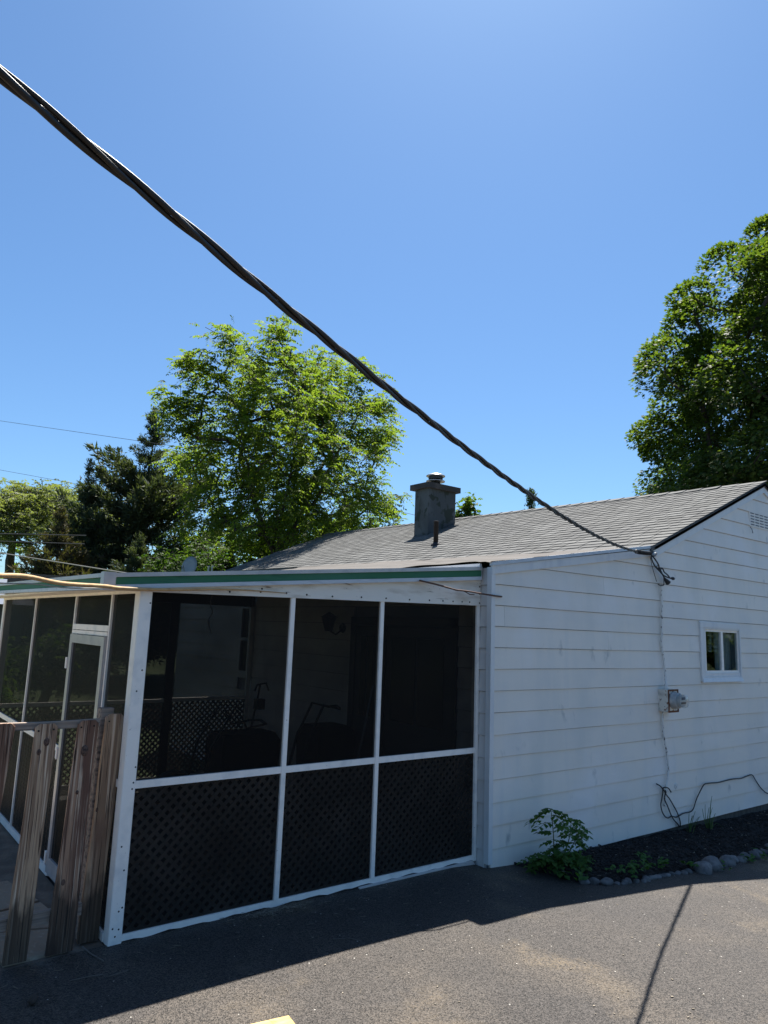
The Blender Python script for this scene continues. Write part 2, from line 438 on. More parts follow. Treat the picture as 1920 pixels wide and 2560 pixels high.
MT['patiosoil'] = mat('patio_joint_soil', (.13, .1, .075), .95, layers=[(6, (.2, .16, .12), .45, .7, 5)], bump=(40, .7, .01))
MT['ply'] = mat('yellow_osb', (.5, .34, .11), .7, layers=[((8, 30, 10), (.6, .44, .18), .45, .65, 5), ((40, 14, 10), (.3, .17, .05), .58, .7, 5)], bump=(30, .4, .004))
MT['twig'] = mat('dry_twig', (.13, .11, .095), .9)
MT['dish'] = mat('dish_grey', (.3, .32, .35), .5)
MT['whitepipe'] = mat('white_plastic', (.6, .6, .58), .5)
MT['shedroof'] = mat('slate_shed_roof', (.1, .12, .16), .8)
MT['shedwall'] = mat('shed_wall', (.1, .085, .075), .85)
MT['stem'] = leaf_mat('green_stem', (.06, .1, .03), (.07, .09, .03), .1)
MT['leafdark'] = leaf_mat('sapling_leaf', (.045, .11, .03), (.09, .155, .042), .35)
MT['weed'] = leaf_mat('weed_leaf', (.05, .12, .035), (.075, .15, .04), .35)
MT['iris'] = leaf_mat('blade_leaf', (.05, .1, .04), (.085, .13, .05), .3)
MT['walnut'] = leaf_mat('walnut_leaf', (.058, .098, .023), (.13, .162, .042), .6)
MT['maple'] = leaf_mat('maple_leaf', (.022, .048, .017), (.095, .125, .028), .44)
MT['cedar'] = leaf_mat('cedar_needle', (.035, .05, .034), (.085, .1, .062), .2, .7)
MT['brownconifer'] = leaf_mat('bronze_needle', (.075, .056, .04), (.07, .075, .04), .2, .7)
MT['locust'] = leaf_mat('locust_leaf', (.105, .125, .07), (.16, .175, .095), .45)
MT['bush'] = leaf_mat('bush_leaf', (.04, .08, .018), (.085, .12, .028), .5)
MT['shadedleaf'] = leaf_mat('painted_shade_leaf', (.022, .05, .015), (.05, .085, .022), .4)  # darker bush leaf: the shade on these trees put into the colour
MT['pine'] = leaf_mat('pine_needle', (.05, .075, .04), (.07, .1, .05), .2, .6)

# ------------------------------------------------------------------ ground, driveway, patio
def H(x, y=-1.):
    return -.105 - .07 * min(max(0., x + .3), 6.) - .02 * max(0, min(1, (x + .3) * 2)) * 0
def grid(xs, ys, zf, m, name):
    nx, ny = len(xs), len(ys)
    V = [(x, y, zf(x, y)) for y in ys for x in xs]
    F = [(j * nx + i, j * nx + i + 1, (j + 1) * nx + i + 1, (j + 1) * nx + i) for j in range(ny - 1) for i in range(nx - 1)]
    return np_mesh(name, V, F, m, True)
def lawn_z(x, y):
    t = min(1, max(0, (y - .1) / 1.2))
    return (H(x) - .06) * (1 - t) + t * (-.17)
xs = [-400, -150, -60, -25, -14, -10, -7, -5, -3, -1, -.3, 0, 1, 2, 3, 4, 5, 5.7, 7, 9, 12, 16, 25, 60, 150, 400]
ys = [-400, -150, -60, -30, -16, -8, -4, -1, .1, .4, .8, 1.3, 3, 8, 15, 30, 60, 150, 400]
struct('ground', grid(xs, ys, lawn_z, MT['grass'], 'ground'))
xs = [-60, -40, -25, -18] + list(np.arange(-14, 14.01, .25)) + [18, 30, 60]; ys = [-60, -45, -32, -22, -16] + list(np.arange(-13, -.99, .5)) + [-.75, -.5, -.25, 0, .09, .165]
wob = lambda x, y: H(x) + .006 * math.sin(x * 1.7 + y) + .005 * math.sin(y * 2.3 - x * .8)
def drive_z(x, y):
    return wob(x, y) * (1 if y < 0 else 1) - (.0 if x < 0.05 or y < 0.02 else .05)
struct('driveway', grid(xs, ys, drive_z, MT['asphalt'], 'driveway'))
# patio of irregular flagstones beside the porch
po = struct('patio', grid(list(np.arange(-9, -3.27, .3)), list(np.arange(.17, 6, .3)), lambda x, y: -.118 + .004 * math.sin(5 * x + 3 * y), MT['patiosoil'], 'patio'))
def jit(i, j):
    r = random.Random(i * 91 + j * 17 + 5)
    return (-9 + i * .56 + (r.random() - .5) * .38, .21 + j * .5 + (0 if j == 0 else (r.random() - .5) * .34))
for i in range(10):
    for j in range(11):
        q = [jit(i, j), jit(i + 1, j), jit(i + 1, j + 1), jit(i, j + 1)]
        cx = sum(a for a, b in q) / 4; cy = sum(b for a, b in q) / 4
        if max(a for a, b in q) > -3.36: continue
        sh = [(cx + (a - cx) * .94, cy + (b - cy) * .93) for a, b in q]
        dz = R.uniform(-.004, .006)
        sh2 = [(cx + (a - cx) * .985, cy + (b - cy) * .98) for a, b in sh]
        part('flagstone', MB().rings([sh, sh, sh2], [-.16, -.103 + dz, -.098 + dz]), MT['patio'], po)

# ------------------------------------------------------------------ house
KX, KZ = 2.813, 3.093
AX, AZ = 5.911, 4.385
SL = (KZ - 2.661) / (KX - .028); SU = (AZ - KZ) / (AX - KX)
TILT = .016
def rake(x):
    if x <= KX: return KZ - (KX - x) * SL
    if x <= AX: return KZ + (x - KX) * SU
    return AZ - (x - AX) * SU
house = thing('house', 'low white clapboard house with grey shingle roof and a gable end facing the driveway', 'house', (0, 0, -.1))

# inner shell, so that the walls are solid; hole left for the gable window
WX0, WX1, WZ0, WZ1 = 4.085, 4.955, 1.60, 2.135      # glazed opening
core = MB()
def wall_strip(xa, xb, za=None, zb=None, y=.03):
    bps = [xa] + [k for k in (KX, AX) if xa < k < xb] + [xb]
    for a, b in zip(bps[:-1], bps[1:]):
        z0 = -.4 if za is None else za
        ta, tb = (rake(a) - .06, rake(b) - .06) if zb is None else (zb, zb)
        core.hexa([(a, y, z0), (b, y, z0), (b, y + .08, z0), (a, y + .08, z0), (a, y, ta), (b, y, tb), (b, y + .08, tb), (a, y + .08, ta)])
wall_strip(.09, WX0); wall_strip(WX1, 9.0); wall_strip(WX0, WX1, zb=WZ0); wall_strip(WX0, WX1, za=WZ1)
core.box(.09, .2, .11, 7.6, -.4, 2.6); core.box(.09, 2.9, 7.5, 7.6, -.4, 2.55); core.box(2.85, 2.95, 7.6, 11.9, -.4, 3.05)
core.box(8.9, 9.0, .11, 11.9, -.4, 2.9); core.box(2.95, 8.9, 11.8, 11.9, -.4, 3.0)
part('wall', core, MT['corewall'], house)
fnd = MB(); fnd.box(.06, 9.02, .012, .03, -.6, -.17)
part('foundation', fnd, MT['foundation'], house)

# gable siding, board by board
CR = .2032; Z14 = .0217 - CR
def board_gable(xa, xb, z0, z1):
    if xb - xa < .02: return
    g = lambda x: rake(x) - .055
    bp = {xa, xb}
    for k in (KX, AX):
        if xa < k < xb: bp.add(k)
    for z in (z0, z1 - .0042):
        for x in ((KX - (KZ - z - .055) / SL) if z < KZ - .055 else KX + (z + .055 - KZ) / SU, AX + (AZ - .055 - z) / SU):
            if xa < x < xb: bp.add(x)
    bp = sorted(bp)
    nseg = []
    for a, b in zip(bp[:-1], bp[1:]):
        n = max(1, int((b - a) / .5)); nseg += [a + (b - a) * i / n for i in range(n)]
    bp = nseg + [bp[-1]]
    cols = [(x, min(z1 - .0042, g(x))) for x in bp]
    run = []; runs = []
    for x, t in cols:
        if t > z0 - 1e-5: run.append((x, max(t, z0 + .002)))
        else:
            if len(run) > 1: runs.append(run)
            run = []
    if len(run) > 1: runs.append(run)
    for run in runs:
        mb = MB(); vs = []; fs = []; n = len(run)
        ph = R.random() * 9
        for x, t in run:
            w = .0013 * math.sin(x * 2.1 + ph) + .001 * math.sin(x * 5.3 + ph * 2)
            yf = lambda z: -.0135 * (z1 - z) / (z1 - z0) + .010 + w
            mid = z0 + (t - z0) * .5
            vs += [(x, .012, z0 + .0005), (x, yf(z0) - .010, z0 + w), (x, yf(mid) - .0105, mid), (x, yf(t) - .010, t), (x, .012, t)]
        for i in range(n - 1):
            a, b = i * 5, (i + 1) * 5
            for k in range(4): fs.append((a + k, b + k, b + k + 1, a + k + 1))
            fs.append((a + 4, b + 4, b, a))
        fs += [(4, 3, 2, 1, 0), tuple((n - 1) * 5 + k for k in range(5))]
        mb.add(vs, fs)
        part('siding_board', mb, MT['siding'], house)
TR = (3.915, 4.975, 1.485, 2.235)      # outer window trim x0 x1 z0 z1
joints = {21: [.24], 4: [3.7], 8: [6.4], 12: [2.6]}
for k in range(24):
    z0 = Z14 + k * CR; z1 = z0 + CR
    if z0 > AZ: break
    cuts = [.085]
    jr = random.Random(k * 7 + 1)
    j = [.245] if k == 11 else [jr.uniform(5.6, 7.6)]
    if k % 3 == 1: j.append(jr.uniform(1.2, 2.4))
    segs = sorted(set([.085, 8.99] + j))
    for a, b in zip(segs[:-1], segs[1:]):
        a2, b2 = a + (.0012 if a > .1 else 0), b - (.0012 if b < 8.9 else 0)
        if z1 > TR[2] + .02 and z0 < TR[3] - .02:
            if a2 < TR[0] < b2: board_gable(a2, TR[0], z0, z1)
            elif b2 <= TR[0]: board_gable(a2, b2, z0, z1)
            if a2 < TR[1] < b2: board_gable(TR[1], b2, z0, z1)
            elif a2 >= TR[1]: board_gable(a2, b2, z0, z1)
            if z0 < TR[2] - .02: board_gable(max(a2, TR[0]), min(b2, TR[1]), z0, TR[2])
            if z1 > TR[3] + .02: board_gable(max(a2, TR[0]), min(b2, TR[1]), TR[3], z1)
        else:
            board_gable(a2, b2, z0, z1)
# side wall siding (faces the porch), x = .065
DY = (.44, 2.27)
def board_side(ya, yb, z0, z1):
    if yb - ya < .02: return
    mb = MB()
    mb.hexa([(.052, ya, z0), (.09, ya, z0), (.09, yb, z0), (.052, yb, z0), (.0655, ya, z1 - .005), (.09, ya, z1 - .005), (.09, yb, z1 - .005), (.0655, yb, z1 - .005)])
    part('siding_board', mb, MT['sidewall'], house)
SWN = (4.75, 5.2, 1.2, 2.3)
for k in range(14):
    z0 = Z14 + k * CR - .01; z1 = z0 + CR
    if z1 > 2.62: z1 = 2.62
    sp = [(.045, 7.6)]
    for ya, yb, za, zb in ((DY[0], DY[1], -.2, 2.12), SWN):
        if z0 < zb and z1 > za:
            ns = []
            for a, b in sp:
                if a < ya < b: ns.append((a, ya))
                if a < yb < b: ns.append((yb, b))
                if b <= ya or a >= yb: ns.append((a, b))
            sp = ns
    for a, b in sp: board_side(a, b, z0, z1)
# corner trim
ct = MB(); ct.box(.044, .097, -.021, -.003, -.1, 2.62); ct.box(.044, .052, -.003, .04, -.1, 2.62)
part('corner_trim', ct, MT['trim'], house)
# rake boards
def rakeboard(xa, xb, drop, w, y0, y1, mname, nm):
    mb = MB()
    mb.prism([(xa, rake(xa) - drop - w), (xb, rake(xb) - drop - w), (xb, rake(xb) - drop), (xa, rake(xa) - drop)],
             lambda a, b: (a, y0, b), lambda a, b: (a, y1, b))
    part(nm, mb, MT[mname], house)
rakeboard(.046, 1.42, .03, .085, -.027, -.004, 'trim', 'rake_board')
rakeboard(1.424, KX + .015, .03, .085, -.026, -.004, 'trim', 'rake_board')
rakeboard(KX + .012, AX, .055, .10, -.028, -.004, 'trim', 'rake_board')
rakeboard(AX, 9.0, .055, .10, -.028, -.004, 'trim', 'rake_board')
rakeboard(.03, KX + .05, -.006, .036, -.044, -.004, 'alu_blue', 'drip_edge')
rakeboard(KX + .05, AX, .018, .036, -.05, -.004, 'rakedark', 'drip_edge')
rakeboard(AX, 9.05, .0, .06, -.05, -.004, 'rakedark', 'drip_edge')
# gable vent: plate with dark boxes, slot shade put into their colour
gv = MB(); gv.box(5.44, 6.36, -.013, .0, 3.665, 3.90)
gvo = part('gable_vent', gv, MT['siding'], house)
for i in range(6):
    sl = MB()
    for j in range(5):
        x = 5.475 + i * .145; z = 3.69 + j * .042
        sl.hexa([(x, -.0135, z), (x + .1, -.0135, z), (x + .1, -.0125, z + .002), (x, -.0125, z + .002), (x, -.0235, z + .010), (x + .1, -.0235, z + .010), (x + .1, -.013, z + .016), (x, -.013, z + .016)])
    part('slot_shade', sl, MT['slotshade'], gvo)

# window
win = MB()
for a in ((3.915, 4.975, 2.165, 2.235, .030), (3.915, 4.975, 1.485, 1.535, .036), (3.915, 3.985, 1.535, 2.165, .030), (4.945, 4.975, 1.535, 2.165, .030)):
    win.box(a[0], a[1], -a[4], -.0, a[2], a[3])
for a in ((3.985, 4.945, 2.145, 2.165), (3.985, 4.945, 1.535, 1.585)):
    win.box(a[0], a[1], -.022, .0, a[2], a[3])
win.box(3.985, 4.03, -.022, .0, 1.585, 2.145)
win.box(4.03, 4.06, -.012, .02, 1.585, 2.145)
wo = part('window', win, MT['trim'], house)
sl_ = MB(); sl_.hexa([(3.91, -.055, 1.47), (4.98, -.055, 1.47), (4.98, -.03, 1.47), (3.91, -.03, 1.47), (3.93, -.04, 1.515), (4.96, -.04, 1.515), (4.96, -.03, 1.535), (3.93, -.03, 1.535)])
part('sill', sl_, MT['trim'], wo)
fr = MB()
fr.box(4.06, 4.955, -.004, .03, 2.115, 2.145); fr.box(4.06, 4.955, -.004, .03, 1.585, 1.613); fr.box(4.06, 4.088, -.004, .03, 1.613, 2.115); fr.box(4.925, 4.945, -.004, .03, 1.613, 2.115)
part('frame', fr, MT['frame'], wo)
mu = MB(); mu.box(4.475, 4.53, -.008, .03, 1.613, 2.115)
part('mullion', mu, MT['frame'], wo)
for a, b, y in ((4.088, 4.475, .012), (4.53, 4.925, .006)):
    g = MB(); g.box(a, b, y, y + .004, 1.613, 2.115); part('pane', g, MT['glass'], wo)
# what shows behind the panes
cu = MB()
n = 40; vs = []; fs = []
for i in range(n + 1):
    x = 4.56 + .42 * i / n; y = .13 + .022 * math.sin(i * 1.3)
    vs += [(x, y, 1.45), (x, y, 2.3)]
for i in range(n): fs.append((2 * i, 2 * i + 2, 2 * i + 3, 2 * i + 1))
cu.add(vs, fs); cu.add([(a, b + .004, c) for a, b, c in vs], [f[::-1] for f in fs])
solo('curtain', cu, MT['curtain'], 'grey pleated curtain hanging behind the right-hand pane of the small gable window', 'curtain', smooth=True)
bl = thing('venetian_blind', 'slatted blind hanging behind the left-hand pane of the small gable window', 'blind', (4.28, .045, 1.8))
hd = MB(); hd.box(4.09, 4.47, .034, .06, 2.115, 2.13); part('headrail', hd, MT['blind'], bl)
for i in range(18):
    s = MB(); z = 1.80 + i * .0175
    br2 = random.Random(i)
    for xa, xb in ((4.10, 4.10 + br2.uniform(.02, .04)), (4.22 + br2.uniform(0, .04), 4.30 + br2.uniform(0, .03)), (4.36 + br2.uniform(0, .05), 4.45)):
        if i < 3 and xa > 4.2: continue
        s.hexa([(xa, .034, z), (xb, .034, z), (xb, .056, z + .007), (xa, .056, z + .007), (xa, .034, z + .0015), (xb, .034, z + .0015), (xb, .056, z + .0085), (xa, .056, z + .0085)])
    part('slat', s, MT['blind'], bl)
rm = MB(); rm.add([(3.2, 2.6, -.3), (5.8, 2.6, -.3), (5.8, 2.6, 2.55), (3.2, 2.6, 2.55), (3.2, .112, 2.55), (5.8, .112, 2.55), (3.2, .112, -.3), (5.8, .112, -.3)], [(0, 1, 2, 3), (3, 2, 5, 4), (0, 3, 4, 6), (1, 7, 5, 2), (0, 6, 7, 1)])
part('room', rm, MT['roomwall'], house)

# roof
rf = MB()
def slab(xa, za, xb, zb, ya, yb, th):
    t0, t1 = TILT * ya, TILT * yb
    rf.hexa([(xa, ya, za - th + t0), (xb, ya, zb - th + t0), (xb, yb, zb - th + t1), (xa, yb, za - th + t1), (xa, ya, za + t0), (xb, ya, zb + t0), (xb, yb, zb + t1), (xa, yb, za + t1)])
YE = 11.9
slab(KX - .02, KZ - .012, AX, AZ - .012, -.05, YE, .05)
slab(AX + .001, AZ - .012, 9.3, rake(9.3) - .012, -.05, YE, .05)
roof = part('roof', rf, MT['shingle'], house)
# low-pitch strip in roll roofing
xs_ = np.linspace(.0, KX + .03, 110); ys_ = np.linspace(-.035, 7.65, 120)
def rr(x, y):
    st = (x + .05 * math.sin(y * 1.9) + .03 * math.sin(y * 4.7)) / .62
    return .011 * (1 - (st - math.floor(st))) + KZ - (KX - x) * SL + TILT * y * max(0, x / KX) + .003 + (.006 * math.sin(y * 3.1 + x * 2) + .005 * math.sin(y * 7.7 - x * 5) + .004 * math.sin(y * 1.3 + x * 9)) * (1 if y > .1 else .1) - (.004 if x > KX else 0)
part('roll_roofing', type('q', (), {'mesh': lambda s, n, m, sm: grid(list(xs_), list(ys_), rr, MT['rollroof'], n)})(), MT['rollroof'], roof)
lf = MB(); lf.box(.0, .03, .1, 7.65, 2.50, 2.655); part('fascia', lf, MT['trim'], roof)
# shingles: every tab is a piece
EXP = .1435
AL = math.atan(SU); U = Vector((math.cos(AL), 0, math.sin(AL))); Nn = Vector((-math.sin(AL), 0, math.cos(AL)))
tabs = []
LEN = math.hypot(AX - KX, AZ - KZ)
nc = int(LEN / EXP) + 1
WID = (.17, .25, .335)
for c in range(nc):
    y = -.05; rr_ = random.Random(c * 31 + 7); first = True
    while y < YE - .02:
        k = rr_.randrange(3); w = WID[k]
        if first: k = rr_.choice((0, 1, 2)); w = WID[k]; first = False
        if y + w > YE + .02: break
        s0 = c * EXP - .03 + rr_.uniform(-.004, .004) + .012 * math.sin(y * .9 + c * .2)
        p = Vector((KX, y + w / 2, KZ + TILT * (y + w / 2))) + U * s0
        tabs.append(((p - Vector(CAM)).length, p, k, rr_.uniform(-.003, .003)))
        y += w
def tabmesh(w):
    t0, t1 = .017, .005; l = EXP + .05; h = w / 2 - .0025
    return [(0, -h, 0), (l, -h, -.004), (l, h, -.004), (0, h, 0), (0, -h, t0), (l, -h, t1), (l, h, t1), (0, h, t0)]
TABM = []
for w in WID:
    mb = MB(); mb.hexa(tabmesh(w)); TABM.append(mb.mesh('shingle', MT['shingle']))
tabs.sort(key=lambda a: a[0])
rest = MB()
for i, (d, p, k, j) in enumerate(tabs):
    mw = Matrix(((U.x, 0, Nn.x, p.x), (0, 1, 0, p.y), (U.z, 0, Nn.z, p.z), (0, 0, 0, 1))) @ Matrix.Rotation(j * 2, 4, 'Z')
    if i < 298: link('shingle', TABM[k], roof, mw=mw)
    else:
        rest.hexa([mw @ Vector(v) for v in tabmesh(WID[k])])
ro = part('shingle_field', rest, MT['shingle'], roof); ro['kind'] = 'stuff'
y = .62
while y < YE:
    l = .30; z = AZ + TILT * y
    mb = MB()
    for sgn in (-1, 1):
        a, b = (AX, z + .012), (AX + sgn * .15, z + .016 - .15 * SU)
        mb.prism([(a[0], a[1]), (b[0], b[1]), (b[0], b[1] + .012), (a[0], a[1] + .012)], lambda u, v, y=y: (u, y, v + .008), lambda u, v, y=y, l=l: (u, min(y + l, YE + .02), v))
    part('ridge_cap', mb, MT['shingle'], roof)
    y += .29
# chimney
CX0, CX1, CY0, CY1 = 4.61, 5.39, 6.115, 6.56
ch = MB(); ch.bbox(CX0, CX1, CY0, CY1, 3.85, 4.935, .012)
cho = part('chimney', ch, MT['chimney'], house)
cp = MB(); cp.bbox(CX0 - .075, CX1 + .075, CY0 - .075, CY1 + .09, 4.935, 5.05, .01)
part('cap', cp, MT['chimcap'], cho)
HX, HY = 4.985, 6.33
hp = MB(); hp.lathe((HX, HY, 5.05), [(.15, 0), (.125, .03), (.105, .05), (.105, .13), (.1, .13)], 20); part('flue_collar', hp, MT['hooddark'], cho, True)
h2 = MB(); h2.lathe((HX, HY, 5.14), [(.1, .0), (.2, .012), (.205, .02), (.2, .03), (.1, .04)], 24); part('flue_flange', h2, MT['hood'], cho, True)
h3 = MB(); h3.lathe((HX, HY, 5.17), [(.09, 0), (.09, .1)], 20)
for i in range(4):
    a = i * math.pi / 2 + .5; h3.box(HX + .13 * math.cos(a) - .012, HX + .13 * math.cos(a) + .012, HY + .13 * math.sin(a) - .004, HY + .13 * math.sin(a) + .004, 5.16, 5.275)
h3.lathe((HX, HY, 5.21), [(.15, 0), (.155, .0), (.155, .055), (.15, .055)], 24)
part('flue_cage', h3, MT['hooddark'], cho)
h4 = MB(); h4.lathe((HX, HY, 5.265), [(.2, 0), (.207, .008), (.2, .022), (.15, .048), (.08, .062), (.01, .066)], 28); part('flue_hood', h4, MT['hood'], cho, True)
vp = MB(); vp.lathe((3.71, 4.863, 3.45), [(.045, 0), (.045, .535), (.05, .535), (.05, .55), (.035, .55)], 16)
vpo = part('vent_pipe', vp, MT['ventpipe'], house, True)
fl = MB(); fl.lathe((3.71, 4.863, 3.545), [(.11, -.05), (.085, .02), (.05, .06), (.045, .06)], 16); part('flashing', fl, MT['ventpipe'], vpo, True)

# door and side window in the wall behind the porch
dr = MB(); dr.box(.03, .06, DY[0], DY[0] + .09, -.1, 2.12); dr.box(.03, .06, DY[1] - .09, DY[1], -.1, 2.12); dr.box(.03, .06, DY[0], DY[1], 2.03, 2.12); dr.box(.035, .06, 1.6, 1.72, -.1, 2.03)
do = part('door_frame', dr, MT['doorwhite'], house)
for a, b in ((.54, 1.59), (1.73, 2.17)):
    d = MB(); d.box(.05, .085, a, b, -.09, 2.02); dd = part('door', d, MT['doorwhite'], do)
    gl = MB()
    m_ = (a + b) / 2
    gl.box(.044, .05, a + .1, m_ - .02, 1.0, 1.9); gl.box(.044, .05, m_ + .02, b - .1, 1.0, 1.9); part('pane', gl, MT['doorglass'], do)
sw = MB()
for a in ((4.75, 4.82, 1.2, 2.3), (5.13, 5.2, 1.2, 2.3), (4.82, 5.13, 2.22, 2.3), (4.82, 5.13, 1.2, 1.3), (4.82, 5.13, 1.745, 1.79)):
    sw.box(.03, .07, a[0], a[1], a[2], a[3])
so = part('window', sw, MT['trim'], house)
for a, b in ((1.3, 1.745), (1.79, 2.22)):
    g = MB(); g.box(.058, .064, 4.82, 5.13, a, b); part('pane', g, MT['doorglass'], so)

# ------------------------------------------------------------------ screened porch
porch = thing('screen_porch', 'dark screened lean-to porch with white framing, lattice skirt and green roof edge', 'porch', (-1.65, 2.4, -.1))
def P_(name, m, *boxes, parent=None):
    mb = MB()
    for b in boxes: mb.box(*b)
    return part(name, mb, MT[m], parent or porch)
YF = .148
pst = MB(); pst.bbox(-3.302, -3.213, YF - .012, YF + .09, -.105, 2.2, .005); part('corner_post', pst, MT['frame'], porch)
P_('mullion', 'frame', (-2.085, -2.046, YF - .008, YF + .03, -.052, 2.235))
P_('mullion', 'frame', (-1.177, -1.139, YF - .008, YF + .03, -.052, 2.25))
P_('end_post', 'frame', (.0137, .0505, YF - .01, YF + .05, -.1, 2.27))
bays = [(-3.213, -2.085), (-2.046, -1.177), (-1.139, .0137)]
ZR0, ZR1, ZB = .858, .907, -.052
htop = lambda x: 2.178 + (x + 3.213) * (2.245 - 2.178) / 3.22
for a, b in bays:
    P_('mid_rail', 'frame', (a, b, YF - .004, YF + .028, ZR0, ZR1))
bw = MB()
n = 40
poly = [(-3.213 + 3.227 * i / n, -.092 + .006 * math.sin(i * 2.1) + .004 * math.sin(i * 5.3)) for i in range(n + 1)] + [(.0137, ZB), (-3.213, ZB)]
bw.prism(poly, lambda a, b: (a, YF - .002, b), lambda a, b: (a, YF + .03, b)); part('bottom_rail', bw, MT['frame'], porch)
sb = MB(); sb.hexa([(-1.3, YF - .03, -.135), (.02, YF - .03, -.13), (.02, YF - .003, -.13), (-1.3, YF - .003, -.135), (-1.3, YF - .025, -.098), (.0, YF - .025, -.098), (.0, YF - .003, -.094), (-1.3, YF - .003, -.094)])
part('sill_strip', sb, MT['alu_grey'], porch)
ftop = lambda x: 2.283 + (x + 3.555) * (2.625 - 2.283) / 3.585
fdep = lambda x: .108 + (x + 3.555) * .022 / 3.585
hb = MB(); hb.prism([(-3.56, 2.172), (-3.213, htop(-3.213)), (.05, htop(.05)), (.05, ftop(.05) - .1), (-3.56, ftop(-3.56) - .1)],
                    lambda a, b: (a, YF - .016, b), lambda a, b: (a, YF + .04, b))
hbo = part('header_board', hb, MT['header'], porch)
for x, dz in [(-2.63, .025), (-2.36, .06), (-2.14, .035), (-1.95, .03), (-1.7, .025), (-1.4, .03), (-1.13, .03), (-.86, .028), (-.62, .03), (-.45, .03), (-.32, .03), (-.2, .03), (-.1, .03), (-2.37, .035)]:
    s = MB(); s.lathe((x, YF - .021, htop(x) + dz), [(.002, 0), (.0075, .002), (.0075, .006)], 8, 'y'); part('screw', s, MT['dark'], hbo)
for z in (2.43, 2.36, 2.27):
    s = MB(); s.lathe((.035, YF - .021, z), [(.002, 0), (.0075, .002), (.0075, .006)], 8, 'y'); part('screw', s, MT['dark'], hbo)
for x, z in ((-3.225, 2.1), (-3.225, 1.0), (-3.23, .9), (-3.235, .86), (-3.27, .5), (-3.24, .35), (-3.23, .12), (-3.25, .1), (-3.265, 1.5), (-3.24, 1.64), (-3.28, 0), (-3.24, -.01), (-3.26, -.05)):
    s = MB(); s.lathe((x, YF - .0145, z), [(.001, 0), (.006, .002), (.006, .004)], 8, 'y'); part('screw', s, MT['dark'], porch)
# fascia of the lean-to roof
FY = .095
def band(name, m, xa, xb, t0, t1, proud, nm2=None):
    mb = MB()
    mb.prism([(xa, ftop(xa) - fdep(xa) * t1), (xb, ftop(xb) - fdep(xb) * t1), (xb, ftop(xb) - fdep(xb) * t0), (xa, ftop(xa) - fdep(xa) * t0)],
             lambda a, b: (a, FY - proud, b), lambda a, b: (a, FY + .05, b))
    part(name, mb, MT[m], porch)
XL = -3.555
band('gutter_lip', 'alu_grey', XL + .06, .02, 0, .26, .014); band('fascia_band', 'green', XL + .06, .02, .26, .74, .0); band('drip_flange', 'alu_blue', XL + .06, .02, .74, 1.0, .008)
lzt = lambda y: 2.283 + .009 * y
def bandL(name, m, ya, yb, t0, t1, proud):
    d = .108
    mb = MB(); mb.hexa([(XL - proud, ya, lzt(ya) - d * t1), (XL + .05, ya, lzt(ya) - d * t1), (XL + .05, yb, lzt(yb) - d * t1), (XL - proud, yb, lzt(yb) - d * t1),
                        (XL - proud, ya, lzt(ya) - d * t0), (XL + .05, ya, lzt(ya) - d * t0), (XL + .05, yb, lzt(yb) - d * t0), (XL - proud, yb, lzt(yb) - d * t0)])
    part(name, mb, MT[m], porch)
bandL('gutter_lip', 'alu_grey', FY + .06, 5.0, 0, .26, .014); bandL('fascia_band', 'green', FY + .06, 5.0, .26, .74, 0); bandL('drip_flange', 'alu_blue', FY + .06, 5.0, .74, 1.0, .008)
cc = MB(); cc.bbox(XL - .02, XL + .062, FY - .02, FY + .062, 2.17, 2.292, .006); part('corner_cap', cc, MT['alu_grey'], porch)
pr = MB(); pr.hexa([(XL + .02, FY + .02, ftop(XL) - .06), (.03, FY + .02, ftop(.03) - .06), (.03, 5.0, ftop(.03) - .045), (XL + .02, 5.0, ftop(XL) - .02),
                    (XL + .02, FY + .02, ftop(XL) - .02), (.03, FY + .02, ftop(.03) - .02), (.03, 5.0, ftop(.03) + .0), (XL + .02, 5.0, ftop(XL) + .02)])
part('roof_panel', pr, MT['alu_grey'], porch)
sf = MB(); sf.box(XL + .05, -3.28, FY + .05, 5.0, 2.185, 2.2); part('soffit', sf, MT['frame'], porch)
# left wall
X0 = -3.305
P_('mullion', 'frame', (X0, X0 + .035, .722, .748, -.1, 2.19)); P_('mullion', 'frame', (X0, X0 + .035, 1.695, 1.722, -.1, 2.2))
P_('mullion', 'frame', (X0, X0 + .035, 3.165, 3.192, -.1, 2.21)); 
P_('corner_post', 'frame', (X0, X0 + .08, 4.74, 4.83, -.1, 2.24))
P_('mid_rail', 'frame', (X0 + .004, X0 + .03, .238, .722, ZR0, ZR1)); P_('mid_rail', 'frame', (X0 + .004, X0 + .03, 1.722, 3.165, ZR0, ZR1)); P_('mid_rail', 'frame', (X0 + .004, X0 + .03, 3.192, 4.74, ZR0, ZR1))
P_('bottom_rail', 'frame', (X0 - .002, X0 + .03, .238, .722, -.105, ZB)); P_('bottom_rail', 'frame', (X0 - .002, X0 + .03, 1.722, 4.74, -.105, ZB + .01))
P_('top_rail', 'frame', (X0 + .002, X0 + .03, .238, 4.74, 2.165, 2.2))
P_('door_header', 'frame', (X0 - .004, X0 + .03, .748, 1.695, 1.885, 1.93), (X0 - .008, X0 + .03, .748, 1.695, 1.85, 1.88))
do_ = P_('screen_door', 'alu_grey', (X0 - .02, X0 + .012, .755, .825, -.06, 1.845), (X0 - .02, X0 + .012, 1.62, 1.69, -.06, 1.845), (X0 - .02, X0 + .012, .825, 1.62, 1.775, 1.845), (X0 - .02, X0 + .012, .825, 1.62, -.06, .06))
ds = MB(); ds.add([(X0 - .004, .825, .06), (X0 - .004, 1.62, .06), (X0 - .004, 1.62, 1.775), (X0 - .004, .825, 1.775)], [(0, 1, 2, 3)]); part('screen', ds, MT['screen'], do_)
